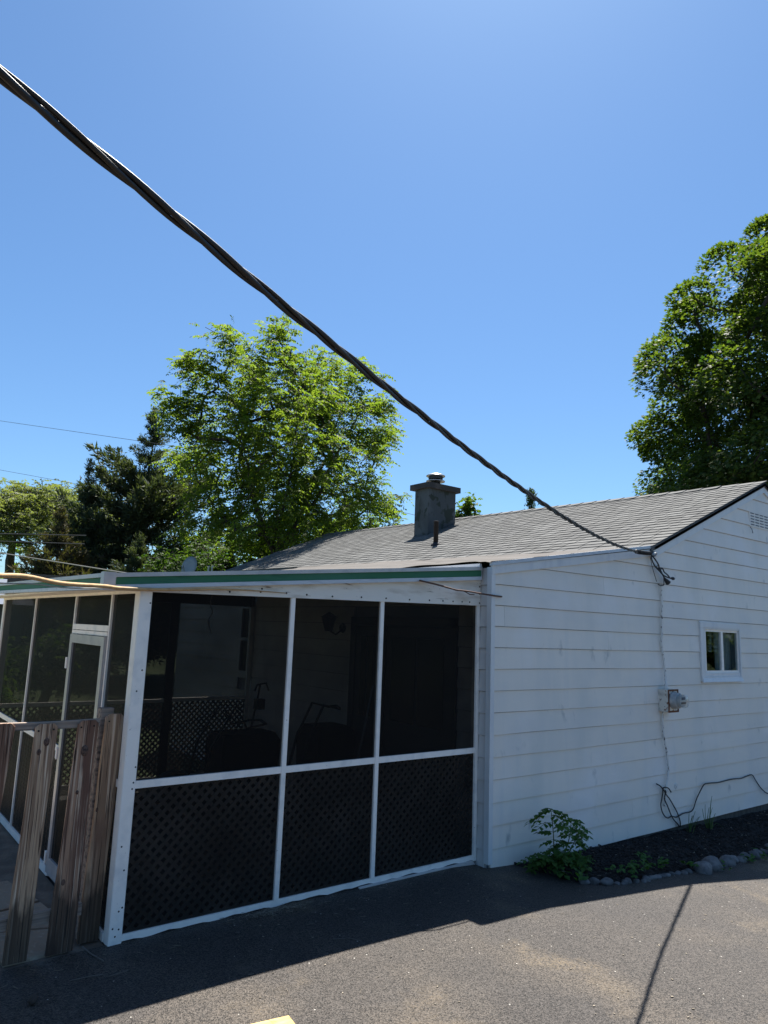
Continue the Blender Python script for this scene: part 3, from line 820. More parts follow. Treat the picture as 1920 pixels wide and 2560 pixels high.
for z in (1.6, .86, .04):
    hg = MB(); hg.box(X0 - .022, X0 - .005, 1.7, 1.755, z - .045, z + .045); hg.lathe((X0 - .026, 1.695, z - .045), [(.008, 0), (.008, .09)], 8); part('hinge', hg, MT['frame'], do_)
# back wall
YB = 4.75
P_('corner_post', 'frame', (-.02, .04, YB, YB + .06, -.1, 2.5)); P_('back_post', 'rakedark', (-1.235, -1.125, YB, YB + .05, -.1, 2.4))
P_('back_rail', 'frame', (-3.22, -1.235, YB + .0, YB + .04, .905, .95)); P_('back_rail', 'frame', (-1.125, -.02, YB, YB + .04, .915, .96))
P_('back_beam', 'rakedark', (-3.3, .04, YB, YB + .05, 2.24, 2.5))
P_('back_rail', 'frame', (-3.22, -.02, YB, YB + .04, -.1, -.05))
fl_ = MB(); fl_.box(-3.27, .06, YF + .03, 4.8, -.2, -.092); part('floor', fl_, MT['floor'], porch)
# screens
def scr(pts):
    mb = MB(); mb.add(pts, [(0, 1, 2, 3)]); part('screen', mb, MT['screen'], porch)
for a, b in bays:
    scr([(a, YF + .012, ZR1), (b, YF + .012, ZR1), (b, YF + .012, htop(b) + .01), (a, YF + .012, htop(a) + .01)])
    scr([(a, YF + .012, ZB), (b, YF + .012, ZB), (b, YF + .012, ZR0), (a, YF + .012, ZR0)])
for a, b in ((.238, .722), (1.722, 3.165), (3.192, 4.74)):
    scr([(X0 + .016, a, ZR1), (X0 + .016, b, ZR1), (X0 + .016, b, 2.165), (X0 + .016, a, 2.165)])
    scr([(X0 + .016, a, ZB), (X0 + .016, b, ZB), (X0 + .016, b, ZR0), (X0 + .016, a, ZR0)])
scr([(X0 + .016, .748, 1.93), (X0 + .016, 1.695, 1.93), (X0 + .016, 1.695, 2.165), (X0 + .016, .748, 2.165)])
for a, b in ((-3.22, -1.235), (-1.125, -.02)):
    mb = MB(); mb.add([(a, YB + .02, -.05), (b, YB + .02, -.05), (b, YB + .02, .93), (a, YB + .02, .93)], [(0, 1, 2, 3)]); part('screen', mb, MT['screen2'], porch)
    scr([(a, YB + .02, .93), (b, YB + .02, .93), (b, YB + .02, 2.25), (a, YB + .02, 2.25)])
# lattice: diagonal slats, two layers
def clip(poly, a, b, za, zb):
    for ax, lim, sg in ((0, a, 1), (0, b, -1), (1, za, 1), (1, zb, -1)):
        out = []
        for i in range(len(poly)):
            p, q = poly[i], poly[(i + 1) % len(poly)]
            ip, iq = sg * (p[ax] - lim) >= 0, sg * (q[ax] - lim) >= 0
            if ip: out.append(p)
            if ip != iq:
                t = (lim - p[ax]) / (q[ax] - p[ax]); out.append((p[0] + t * (q[0] - p[0]), p[1] + t * (q[1] - p[1])))
        poly = out
        if len(poly) < 3: return None
    return poly
def lattice(a, b, za, zb, f3, single):
    """f3(u, z, depth) -> world"""
    pan = None; h = .0185; per = .077; acc = MB()
    if single:
        pan = MB(); pan.prism([(a, za), (b, za), (b, za + .012), (a, za + .012)], lambda u, z: f3(u, z, -.002), lambda u, z: f3(u, z, .014)); pan = part('lattice_panel', pan, MT['lattice'], porch)
    for d in (1, -1):
        lo = a - (zb - za) if d == 1 else a
        hi = b if d == 1 else b + (zb - za)
        u = lo + R.uniform(0, .03)
        while u < hi:
            q = [(u - h, za - .001), (u + h, za - .001), (u + h + d * (zb - za + .002), zb + .001), (u - h + d * (zb - za + .002), zb + .001)]
            q = clip(q, a, b, za, zb)
            if q and abs(sum(q[i][0] * q[(i + 1) % len(q)][1] - q[(i + 1) % len(q)][0] * q[i][1] for i in range(len(q)))) > 4e-4:
                o = 0. if d == 1 else .0055
                if single:
                    mb = MB(); mb.prism(q, lambda u_, z_: f3(u_, z_, o), lambda u_, z_: f3(u_, z_, o + .005)); part('lattice_slat', mb, MT['lattice'], pan)
                else:
                    acc.prism(q, lambda u_, z_: f3(u_, z_, o), lambda u_, z_: f3(u_, z_, o + .005))
            u += per
    if not single:
        o = part('lattice', acc, MT['lattice'], porch); o['kind'] = 'stuff'
for a, b in bays: lattice(a, b, ZB, ZR0, lambda u, z, d: (u, YF + .024 + d, z), True)
lattice(.238, .722, ZB, ZR0, lambda u, z, d: (X0 + .024 + d, u, z), False)
lattice(1.722, 3.165, ZB, ZR0, lambda u, z, d: (X0 + .024 + d, u, z), False)
lattice(3.192, 4.74, ZB, ZR0, lambda u, z, d: (X0 + .024 + d, u, z), False)
lattice(-3.22, -1.235, -.05, .905, lambda u, z, d: (u, YB + .03 + d, z), False)
lattice(-1.125, -.02, -.05, .915, lambda u, z, d: (u, YB + .03 + d, z), False)

# ------------------------------------------------------------------ things inside the porch
def mower(lab, x, y, box, hand, name='lawn_mower', cat='lawn mower'):
    t = thing(name, lab, cat, (x, y, -.09))
    d = MB(); d.rings([[(x - .26, y - .2), (x + .24, y - .24), (x + .3, y), (x + .24, y + .24), (x - .26, y + .2), (x - .33, y)]] * 2 + [[(x - .2, y - .16), (x + .2, y - .18), (x + .24, y), (x + .2, y + .18), (x - .2, y + .16), (x - .25, y)]], [.02, .15, .21])
    part('deck', d, MT['blackplastic'], t)
    e = MB(); e.lathe((x - .02, y, .2), [(.16, 0), (.17, .06), (.15, .12), (.08, .16), (.05, .17)], 16); part('engine', e, MT['blackplastic'], t, True)
    for sx in (-1, 1):
        for sy in (-1, 1):
            w = MB(); w.lathe((x + sx * .24, y + sy * .26 - .02, .0), [(.03, 0), (.09, 0), (.095, .02), (.09, .04), (.03, .04)], 16, 'y'); part('wheel', w, MT['blackplastic'], t)
    hh = MB()
    for dy in (-.2, .2):
        hh.tube([(a, y + dy * s, b) for a, b, s in hand], .014, 6)
    hh.tube([(hand[-1][0], y - .2 * hand[-1][2], hand[-1][1]), (hand[-1][0] + .03, y, hand[-1][1] + .02), (hand[-1][0], y + .2 * hand[-1][2], hand[-1][1])], .016, 6)
    part('handle', hh, MT['blackplastic'], t)
    b = MB(); b.rings([[(box[0] + .03, y - .2), (box[1] - .05, y - .2), (box[1] - .05, y + .2), (box[0] + .03, y + .2)], [(box[0], y - .23), (box[1], y - .23), (box[1], y + .23), (box[0], y + .23)], [(box[0] + .04, y - .18), (box[1] - .06, y - .18), (box[1] - .06, y + .18), (box[0] + .04, y + .18)]], [box[2], box[3] - .1, box[3]])
    part('grass_bag', b, MT['blackcloth'], t)
    return t
mower('black push mower with tall folded handle and big grass bag inside the porch', -1.73, 3.0, (-1.3, -.55, -.05, .74), [(-1.5, .2, 1), (-1.42, .62, 1), (-1.15, 1.06, 1), (-1.0, .8, 1), (-.75, .84, 1)])
mower('black mower with a hooped handle standing near the wall lantern inside the porch', -.55, 2.1, (-.62, -.12, -.05, .9), [(-.8, .3, .6), (-.68, .78, .6), (-.5, 1.13, .6), (-.28, 1.08, .6)])
br = MB(); br.tube([(-.02, 1.72, 1.36), (-.42, 1.6, -.05)], .011, 6); br.box(-.5, -.36, 1.5, 1.7, -.09, -.03)
solo('broom', br, MT['steel'], 'thin-handled broom leaning on the house wall inside the porch', 'broom')
st = MB(); st.tube([(-.74, 3.02, 1.28), (-.72, 3.1, 1.1), (-.78, 3.3, .2), (-.8, 3.35, -.08)], .012, 6); st.tube([(-.82, 3.0, 1.2), (-.78, 3.02, 1.27), (-.66, 3.02, 1.29), (-.62, 3.02, 1.2)], .012, 6); st.box(-.77, -.67, 3.0, 3.1, .98, 1.1)
solo('string_trimmer', st, MT['blackplastic'], 'black garden trimmer standing upright behind the big grass bag in the porch', 'trimmer')
la = thing('wall_lantern', 'dark carriage lantern fixed to the house wall beside the porch door', 'lantern', (.03, 2.47, 1.98))
l_ = MB(); l_.lathe((.0, 2.47, 1.98), [(.05, .03), (.06, .05), (.05, .06)], 12, 'x'); l_.tube([(.04, 2.47, 1.96), (-.05, 2.47, 1.9), (-.15, 2.47, 1.95)], .01, 6); part('bracket', l_, MT['blackplastic'], la)
l_ = MB(); l_.lathe((-.16, 2.47, 1.94), [(.05, 0), (.1, .16), (.12, .165), (.06, .2), (.01, .23)], 6); part('lamp_cage', l_, MT['blackplastic'], la)
sg = MB(); sg.tube(smoothpts([(-2.69, .3, 2.2), (-2.70, .3, 2.12), (-2.675, .305, 2.06), (-2.71, .3, 2.0), (-2.695, .3, 1.95)]), .004, 5)
for i in range(5): sg.tube([(-2.695, .3, 2.0 - i * .01), (-2.72 + i * .012, .3, 1.93 - i * .008)], .002, 4)
solo('hanging_string', sg, MT['wirepale'], 'frayed bit of string hanging from the porch header', 'string')

# ------------------------------------------------------------------ electric service
rnd_h = thing('electric_meter', 'grey round electric meter in a rusty white box on the gable siding', 'electric meter', (3.0, 0, 1.15))
mbx = MB(); mbx.bbox(2.93, 3.14, -.135, -.004, 1.15, 1.405, .004); part('box', mbx, MT['meterbox'], rnd_h)
r1 = MB(); r1.box(2.925, 3.145, -.142, -.135, 1.145, 1.165); r1.box(2.925, 3.145, -.142, -.135, 1.39, 1.41); r1.box(2.925, 2.945, -.142, -.135, 1.165, 1.39); r1.box(3.125, 3.145, -.142, -.135, 1.165, 1.39); part('cover_rim', r1, MT['rust'], rnd_h)
mc = (3.035, 0, 1.285)
m1 = MB(); m1.lathe(mc, [(.1, -.138), (.1, -.155), (.092, -.165), (.09, -.21), (.085, -.213)], 28, 'y'); part('meter_ring', m1, MT['metergrey'], rnd_h, True)
m2 = MB(); m2.lathe(mc, [(.078, -.21), (.078, -.28), (.07, -.297), (.02, -.302)], 28, 'y'); part('glass_dome', m2, MT['domeglass'], rnd_h, True)
m3 = MB(); m3.lathe(mc, [(.07, -.2), (.07, -.262), (.02, -.264)], 24, 'y'); part('meter_face', m3, MT['metergrey'], rnd_h)
m4 = MB(); m4.box(2.995, 3.065, -.269, -.265, 1.3, 1.33); m4.box(2.985, 3.085, -.269, -.265, 1.255, 1.275); part('register', m4, MT['meterdark'], rnd_h)
m5 = MB(); m5.lathe((3.0, -.07, 1.405), [(.03, 0), (.03, .02), (.022, .03), (.022, .06)], 12); part('hub', m5, MT['conduit'], rnd_h)
cb = MB(); cb.tube(smoothpts([(3.005, -.03, 2.65), (3.012, -.035, 2.5), (3.008, -.033, 2.3), (2.998, -.035, 2.05), (2.99, -.03, 1.95), (3.02, -.036, 1.75), (3.035, -.04, 1.6), (3.02, -.055, 1.5), (3.0, -.07, 1.45)]), .0135, 8)
solo('service_cable', cb, MT['conduit'], 'white-painted wavy cable running down the siding into the top of the meter box', 'cable', smooth=True)
cb = MB(); cb.tube(smoothpts([(2.965, -.05, 1.16), (2.965, -.035, 1.1), (2.968, -.033, .98), (2.985, -.034, .85), (3.02, -.036, .72), (3.05, -.033, .6), (3.06, -.034, .5), (3.04, -.036, .4), (3.0, -.035, .3), (2.98, -.033, .18), (2.97, -.03, .08)]), .0115, 8)
solo('ground_cable', cb, MT['conduit'], 'white-painted thinner cable running from the meter box down towards the garden bed', 'cable', smooth=True)
# overhead service drop: three strands twisted about each other
dropo = thing('service_drop', 'thick black twisted overhead cable sweeping down to the hook on the gable', 'power cable', (2.78, -.06, 3.0))
TH = math.radians(25.0)
def drop_pt(t):
    return np.array([2.781 - t * math.cos(TH), -.045 - t * math.sin(TH), 3.012 - .11177 * t + .011374 * t * t - .0000895 * t ** 3])
ts = np.arange(0, 30, .035)
sd = np.array([math.sin(TH), -math.cos(TH), 0.])
for k, (rr0, hr, mm) in enumerate(((.0072, .0075, 'cable'), (.0072, .0075, 'cable'), (.0055, .008, 'cablegrey'))):
    pts = []
    for t in ts:
        ph = 2 * math.pi * (t / .62 + k / 3) + .8 * math.sin(t * 1.3)
        f = 1 if t > .15 else .6
        pts.append(drop_pt(t) + (sd * math.cos(ph) + np.array([0, 0, 1.]) * math.sin(ph)) * hr * f)
    mb = MB(); mb.tube(pts, rr0, 6); part('strand', mb, MT[mm], dropo, True)
# spiral grip near the hook
mb = MB(); pts = []
for i in range(150):
    t = i * .0085
    ph = 2 * math.pi * t / .075
    pts.append(drop_pt(t) + (sd * math.cos(ph) + np.array([0, 0, 1.]) * math.sin(ph)) * .019)
mb.tube(pts, .0055, 5); part('wrap', mb, MT['cable'], dropo, True)
hk = thing('service_hook', 'white porcelain insulator hook where the overhead cable meets the rake board', 'insulator', (2.82, -.04, 3.0))
mb = MB(); mb.lathe((2.825, -.06, 3.0), [(.012, -.03), (.028, -.022), (.02, -.005), (.028, .012), (.02, .03), (.008, .034)], 14, 'y'); part('insulator', mb, MT['whitepipe'], hk, True)
mb = MB(); mb.tube([(2.83, 0, 3.03), (2.83, -.06, 3.035), (2.825, -.1, 3.01), (2.80, -.08, 2.975), (2.78, -.05, 2.985)], .007, 6); part('hook', mb, MT['steel'], hk)
lp = thing('drip_loops', 'tangle of black wire loops and connectors hanging below the service hook', 'wires', (2.95, -.07, 2.63))
A1 = [(2.775, -.06, 2.99), (2.76, -.07, 2.938), (2.815, -.07, 2.868), (2.905, -.075, 2.81), (3.005, -.08, 2.756), (3.134, -.08, 2.738), (3.175, -.08, 2.737)]
A2 = [(2.78, -.06, 2.985), (2.827, -.075, 2.939), (2.892, -.075, 2.884), (2.923, -.07, 2.835), (2.965, -.07, 2.79), (3.01, -.07, 2.75)]
A3 = [(3.001, -.07, 2.841), (3.025, -.07, 2.805), (3.084, -.075, 2.777), (3.126, -.08, 2.747)]
A4 = [(2.765, -.05, 2.956), (2.806, -.045, 2.853), (2.852, -.045, 2.759), (2.903, -.04, 2.679)]
A5 = [(3.013, -.07, 2.748), (3.023, -.065, 2.687), (3.021, -.06, 2.645), (2.965, -.05, 2.636), (2.93, -.04, 2.652)]
A6 = [(2.949, -.06, 2.838), (2.99, -.065, 2.78), (3.02, -.07, 2.735)]
for q, r_ in ((A1, .0085), (A2, .0085), (A3, .008), (A4, .004), (A5, .006), (A6, .008)):
    mb = MB(); mb.tube(smoothpts(q), r_, 6); part('loop', mb, MT['cable'] if r_ > .005 else MT['wire'], lp, True)
mb = MB(); mb.tube([(2.915, -.05, 2.838), (3.005, -.06, 2.843)], .011, 6); part('clamp', mb, MT['cable'], lp)
mb = MB(); mb.tube([(3.165, -.08, 2.738), (3.2, -.08, 2.737), (3.222, -.08, 2.735)], [.012, .021, .017], 8); part('connector', mb, MT['cable'], lp)
mb = MB(); mb.tube([(3.02, -.07, 2.735), (3.06, -.08, 2.695), (3.085, -.085, 2.672)], [.008, .026, .034], 8); part('connector', mb, MT['cable'], lp)
mb = MB(); mb.tube([(2.92, -.012, 2.858), (2.94, -.03, 2.87), (2.961, -.04, 2.899)], .005, 5); solo('wall_hook', mb, MT['steel'], 'small bent metal hook on the siding just above the wire tangle', 'hook')
mb = MB(); mb.tube([(5.45, -.012, 3.655), (5.45, -.035, 3.62), (5.455, -.04, 3.58), (5.475, -.035, 3.565)], .006, 5); solo('wall_hook', mb, MT['steel'], 'small bent metal hook on the siding below the gable vent', 'hook')
mb = MB(); mb.lathe((3.255, 0, .272), [(.03, -.016), (.034, -.012), (.034, .002)], 16, 'y'); cg = solo('hose_plug', mb, MT['conduit'], 'small round painted cover plate on the low siding right of the cable end', 'cover plate')
# black low-voltage wires near the bed
BA = [[2.788, .348], [2.855, .321], [2.899, .289], [2.912, .248], [2.885, .171], [2.864, .11], [2.886, .036], [2.944, -.026], [3.012, -.052], [3.09, -.042], [3.198, -.067], [3.278, -.063], [3.376, -.047], [3.523, -.047], [3.592, -.014], [3.648, .072], [3.721, .148], [3.831, .235], [3.919, .243], [4.06, .236], [4.204, .225], [4.333, .226], [4.522, .236], [4.656, .233], [4.792, .225], [5.014, .237], [5.136, .235], [5.213, .171], [5.327, .066], [5.426, 0], [5.527, -.04], [5.75, -.06], [6.1, .0], [6.5, .1]]
BB = [[2.91, .29], [2.928, .27], [2.979, .213], [3.054, .157], [3.128, .088], [3.203, .015], [3.247, -.039], [3.298, -.126], [3.297, -.19]]
BC = [[2.966, .258], [2.98, .233], [2.939, .173], [3.003, .086], [3.09, -.036], [3.165, -.101], [3.241, -.151], [3.28, -.19]]
BD = [[2.913, .272], [2.929, .29], [2.968, .294], [3.044, .271], [3.096, .225]]
bw_ = thing('garden_wire', 'thin black wire looped on the low siding and swagged to the right above the bed', 'wire', (3.3, -.04, -.15))
for q in (BA, BB, BC, BD):
    mb = MB(); mb.tube(smoothpts([(a, -.035 - .01 * math.sin(a * 7), b) for a, b in q], 3), .0072, 6); part('strand', mb, MT['cable'], bw_, True)
mb = MB(); mb.tube(smoothpts([(-.80, .07, 2.43), (-.6, .05, 2.405), (-.429, -.02, 2.367), (-.374, -.02, 2.366), (-.241, -.025, 2.361), (-.086, -.03, 2.35), (.02, -.035, 2.345), (.121, -.03, 2.341), (.197, -.012, 2.341)]), .0085, 6)
mb.tube([(-.33, -.02, 2.362), (-.26, -.03, 2.335), (-.2, -.03, 2.337)], .005, 5)
solo('brown_wire', mb, MT['rustywire'], 'rusty brown wire slanting from under the green fascia to the corner siding', 'wire', smooth=True)
mb = MB(); mb.tube(smoothpts([(-2.15, .118, 2.235), (-2.5, .105, 2.235), (-2.8, .08, 2.222), (-3.1, .065, 2.2), (-3.45, .04, 2.185), (-3.62, -.09, 2.186), (-3.95, -.4, 2.172), (-4.2, -.64, 2.186), (-4.42, -.88, 2.17), (-4.7, -1.2, 2.19), (-5.4, -2.0, 2.2), (-6.5, -3.2, 2.26), (-8.5, -5.2, 2.5)], 6), [.003 + .0095 * min(1, i / 22) for i in range(73)], 8)
solo('tan_cord', mb, MT['cord'], 'thick tan sunlit cord tied along the porch header and running out past the corner cap', 'cord', smooth=True)
mb = MB(); mb.tube(smoothpts([(-3.59, -.0, 2.178), (-3.9, -.35, 2.15), (-4.15, -.6, 2.15), (-4.42, -.88, 2.135), (-5.2, -1.8, 2.15), (-8.3, -5.2, 2.4)], 5), .0035, 5)
solo('thin_pale_wire', mb, MT['wirepale'], 'thin pale wire sagging just under the tan cord by the porch corner', 'wire', smooth=True)

# ------------------------------------------------------------------ garden bed
SX = [.40, .44, .47, .57, .764, .981, 1.26, 1.6, 1.94, 2.175, 2.6, 3.06, 3.52, 3.92, 5, 7, 9]
SY = [-.02, -.11, -.42, -.62, -.70, -.80, -.82, -.80, -.82, -.85, -.81, -.77, -.75, -.73, -.72, -.72, -.72]
def ys(x): return float(np.interp(x, SX, SY))
def wz(x): return float(np.interp(x, [.40, .5, 1.55, 3.7, 5.6, 9], [-.155, -.16, -.185, -.238, -.268, -.4]))
def bedz(x, y):
    t = min(1, max(0, y / min(ys(x), -.05)))
    e = H(x) + .035 * min(1, max(-.6, (x - .46) / .2))
    return wz(x) * (1 - t) + e * t + .035 * math.sin(math.pi * t) + .008 * math.sin(x * 9 + y * 7) * (1 - t * .5)
bx = [.40 + 8.4 * (i / 170) for i in range(171)]; bt = [i / 16 for i in range(17)]
V = []; F = []
for x in bx:
    for t in bt:
        y = .02 + (ys(x) - .02) * t
        V.append((x, y, bedz(x, min(0, y)) + (R.uniform(-.006, .006) if t < 1 else -.03)))
for i in range(170):
    for j in range(16): F.append((i * 17 + j, i * 17 + j + 1, (i + 1) * 17 + j + 1, (i + 1) * 17 + j))
struct('garden_bed', np_mesh('garden_bed', V, F, MT['soil'], True))
def chips(n, m, name, s0, s1, xr=(.52, 7)):
    mb = MB()
    for _ in range(n):
        x = xr[0] + (xr[1] - xr[0]) * R.random() ** 1.3; y = -.03 + (ys(x) + .03) * R.random()
        z = bedz(x, y) + R.uniform(.0, .012)
        l = R.uniform(s0, s1); w = l * R.uniform(.2, .5); h = .004
        mw = Matrix.Translation((x, y, z)) @ Matrix.Rotation(R.uniform(0, 6.28), 4, 'Z') @ Matrix.Rotation(R.uniform(-.6, .6), 4, 'X') @ Matrix.Rotation(R.uniform(-.4, .4), 4, 'Y')
        mb.hexa([mw @ Vector(v) for v in ((-l, -w, 0), (l, -w * .6, 0), (l, w, 0), (-l, w * .7, 0), (-l, -w, h), (l, -w * .6, h), (l, w, h), (-l, w * .7, h))])
    o = link(name, mb.mesh(name, m)); o['kind'] = 'stuff'; return o
chips(6500, MT['chip'], 'mulch', .008, .026)
chips(170, MT['palechip'], 'dry_leaf_litter', .006, .02)
# edging stones
stones = [(.60, -.66, .062), (.70, -.70, .062), (.79, -.75, .075), (.88, -.80, .04), (.95, -.82, .045), (1.03, -.80, .065), (1.13, -.83, .045), (1.20, -.86, .04), (1.28, -.84, .06), (1.38, -.83, .055), (1.47, -.83, .05), (1.56, -.82, .05), (1.65, -.82, .05), (1.74, -.81, .055), (1.83, -.83, .045), (1.91, -.85, .05), (2.0, -.84, .06),
          (2.24, -.86, .145), (2.48, -.82, .14), (2.66, -.83, .09), (2.84, -.80, .13), (3.03, -.78, .085), (3.15, -.80, .075), (3.30, -.77, .1), (3.48, -.77, .1), (3.66, -.74, .12), (3.84, -.74, .1), (4.02, -.73, .12), (4.25, -.73, .12), (4.5, -.72, .12)]
ordn = 'first second third fourth fifth sixth seventh eighth ninth tenth eleventh twelfth thirteenth fourteenth fifteenth sixteenth seventeenth eighteenth nineteenth twentieth twenty-first twenty-second twenty-third twenty-fourth twenty-fifth twenty-sixth twenty-seventh twenty-eighth twenty-ninth thirtieth'.split()
def ico(sub=2):
    import bmesh
    bm = bmesh.new(); bmesh.ops.create_icosphere(bm, subdivisions=sub, radius=1)
    v = [tuple(a.co) for a in bm.verts]; f = [tuple(b.index for b in p.verts) for p in bm.faces]; bm.free()
    return v, f
IV, IF = ico(3)
for i, (x, y, s) in enumerate(stones):
    s *= .8
    a, b = R.uniform(.85, 1.4), R.uniform(.7, 1.0); c = R.uniform(.48, .66); an = R.uniform(-.5, .5)
    ph = [R.uniform(0, 6) for _ in range(6)]
    mb = MB(); vs = []
    for p in IV:
        k = 1 + .15 * math.sin(p[0] * 2.6 + ph[0]) + .13 * math.sin(p[1] * 3.1 + ph[1]) + .07 * math.sin(p[2] * 3.7 + p[0] * 2 + ph[2]) + .03 * math.sin(p[0] * 7 + p[1] * 6 + ph[3])
        u = (p[0] * a * k * s, p[1] * b * k * s)
        vs.append((x + u[0] * math.cos(an) - u[1] * math.sin(an), y + u[0] * math.sin(an) + u[1] * math.cos(an), H(x) + s * c * .38 + p[2] * c * k * s))
    mb.add(vs, IF)
    sz = 'large' if s > .11 else ('small' if s < .052 else 'mid-sized')
    wh = 'from the sapling end of the bed border'
    solo('edging_stone', mb, MT['stone'], f'{sz} grey rounded stone, {ordn[i]} in the row {wh}', 'stone', 'rounded stones edging the garden bed', smooth=True)

# plants
def leaf_shape(mb, o, d, n, l, w, fold=.15, tip=1.0):
    """kite leaf: origin o, direction d, normal n"""
    d = Vector(d).normalized(); n = Vector(n); n = (n - d * n.dot(d)).normalized(); s = d.cross(n)
    o = Vector(o)
    mid = o + d * l * .45; e = o + d * l - n * l * .18
    a = mid + s * w + n * fold * w; b = mid - s * w + n * fold * w
    q1 = o + d * l * .12
    mb.add([o, a, e, b, mid], [(0, 1, 4), (1, 2, 4), (2, 3, 4), (3, 0, 4)])
def compound(n_pairs, l, ll, lw, droop):
    mb = MB()
    P0 = []
    for i in range(n_pairs * 2 + 2):
        t = i / (n_pairs * 2 + 1); P0.append(Vector((t * l, 0, -droop * t * t * l)))
    mb.tube(P0, .0022, 4)
    for i in range(n_pairs):
        t = (i + 1) / (n_pairs + .6); p = Vector((t * l, 0, -droop * t * t * l))
        for sg in (-1, 1):
            sz = (1 - .35 * abs(t - .5)) * R.uniform(.85, 1.1)
            leaf_shape(mb, p, (.45, sg, -.45), (0.1, 0, 1), ll * sz, lw * sz)
    leaf_shape(mb, P0[-1], (1, 0, -.5), (.3, 0, 1), ll, lw)
    return mb
LEAFM = [compound(n, l, ll, lw, dr).mesh('leaf', MT['leafdark']) for n, l, ll, lw, dr in ((3, .14, .075, .028, .7), (4, .17, .08, .027, .85), (2, .10, .085, .034, .5), (3, .08, .04, .011, .5))]
def put_leaf(par, me, p, az, el, roll, s, name='leaf'):
    mw = Matrix.Translation(p) @ Matrix.Rotation(az, 4, 'Z') @ Matrix.Rotation(-el, 4, 'Y') @ Matrix.Rotation(roll, 4, 'X') @ Matrix.Scale(s, 4)
    link(name, me, par, mw=mw)
sp_ = thing('sapling', 'young leafy ash sapling growing against the white siding at the end of the bed', 'sapling', (.68, -.3, bedz(.68, -.3)))
stems = [([(.62, -.30, -.15), (.575, -.34, .05), (.53, -.37, .2), (.47, -.4, .36), (.45, -.4, .42)], 1.0),
         ([(.70, -.3, -.15), (.74, -.34, .0), (.76, -.38, .14), (.75, -.4, .24), (.745, -.41, .29)], .8),
         ([(.78, -.28, -.15), (.84, -.33, .0), (.88, -.36, .1), (.9, -.38, .17)], .75),
         ([(.66, -.32, -.15), (.62, -.42, -.05), (.56, -.46, .03)], .7), ([(.6, -.3, -.15), (.48, -.3, -.06), (.4, -.32, .0), (.33, -.33, .01)], .9),
         ([(.72, -.3, -.15), (.72, -.44, -.06), (.74, -.5, -.02)], .8), ([(.66, -.28, -.15), (.68, -.3, .02), (.66, -.36, .1)], .8), ([(.8, -.3, -.15), (.95, -.34, -.09), (1.05, -.36, -.09)], .7)]
for pts, sc in stems:
    pp = smoothpts(pts, 4)
    mb = MB(); mb.tube(pp, [.006 * (1 - .6 * i / len(pp)) for i in range(len(pp))], 6); part('stem', mb, MT['stem'], sp_, True)
    n = len(pp)
    for i in range(2, n):
        if i % 2 and i < n - 3: continue
        for sg in range(2 if i < n - 2 else 3):
            az = R.uniform(0, 6.28); hi = i / n
            big = 2 if hi < .5 else (0 if hi < .75 else (1 if R.random() < .6 else 0))
            put_leaf(sp_, LEAFM[big] if i < n - 1 else LEAFM[3], Vector(pp[i]), az, R.uniform(-.15, .5), R.uniform(-.3, .3), sc * R.uniform(.75, 1.1))
for i in range(34):
    x = R.uniform(.42, .9); y = R.uniform(-.45, -.2)
    put_leaf(sp_, LEAFM[R.choice((0, 2, 2))], Vector((x, y, bedz(x, y) + R.uniform(.03, .1))), R.uniform(0, 6.28), R.uniform(-.1, .5), R.uniform(-.3, .3), R.uniform(.7, 1.1))
def blades(lab, x, y, lst):
    t = thing('iris', lab, 'iris', (x, y, bedz(x, y)), 'iris clumps in the mulch')
    z0 = bedz(x, y) - .01
    for dx, dz, w, bend in lst:
        bx_ = x + dx * .12 + R.uniform(-.02, .02); by_ = y + R.uniform(-.03, .03)
        mb = MB(); vs = []; n = 9
        for i in range(n + 1):
            s = i / n; ww = w * (1 - s) ** .6 * (.6 + .4 * min(1, s * 4)) + .0006
            if bend and s > .55: px = bx_ + dx * (.55 + (s - .55) * 1.5); pz = z0 + dz * (.55 - (s - .55) * bend)
            else: px = bx_ + dx * s ** 1.15; pz = z0 + dz * s
            py = by_ - .04 * s * s
            vs += [(px - ww, py, pz), (px, py - .004, pz), (px + ww, py, pz)]
        fs = []
        for i in range(n):
            a = i * 3; fs += [(a, a + 1, a + 4, a + 3), (a + 1, a + 2, a + 5, a + 4)]
        mb.add(vs, fs); part('blade', mb, MT['iris'], t, True)
blades('dark grassy iris clump with thin upright blades below the looped wire', 3.30, -.15, [(-.07, .27, .011, 0), (-.02, .22, .012, 0), (.03, .2, .01, 0), (.1, .2, .008, 0), (.15, .17, .007, 0), (-.05, .13, .012, 0), (.02, .12, .014, 0), (-.14, .1, .006, 0), (.04, .25, .007, 0)])
blades('taller iris clump with broad pale-green blades and one folded leaf', 3.70, -.17, [(-.0, .40, .017, 0), (-.03, .27, .014, 0), (.04, .26, .01, 0), (-.17, .27, .009, 0), (-.08, .25, .008, 0), (.2, .13, .009, 1.2), (.02, .2, .018, 0), (-.02, .16, .02, 0), (-.1, .31, .006, 0)])
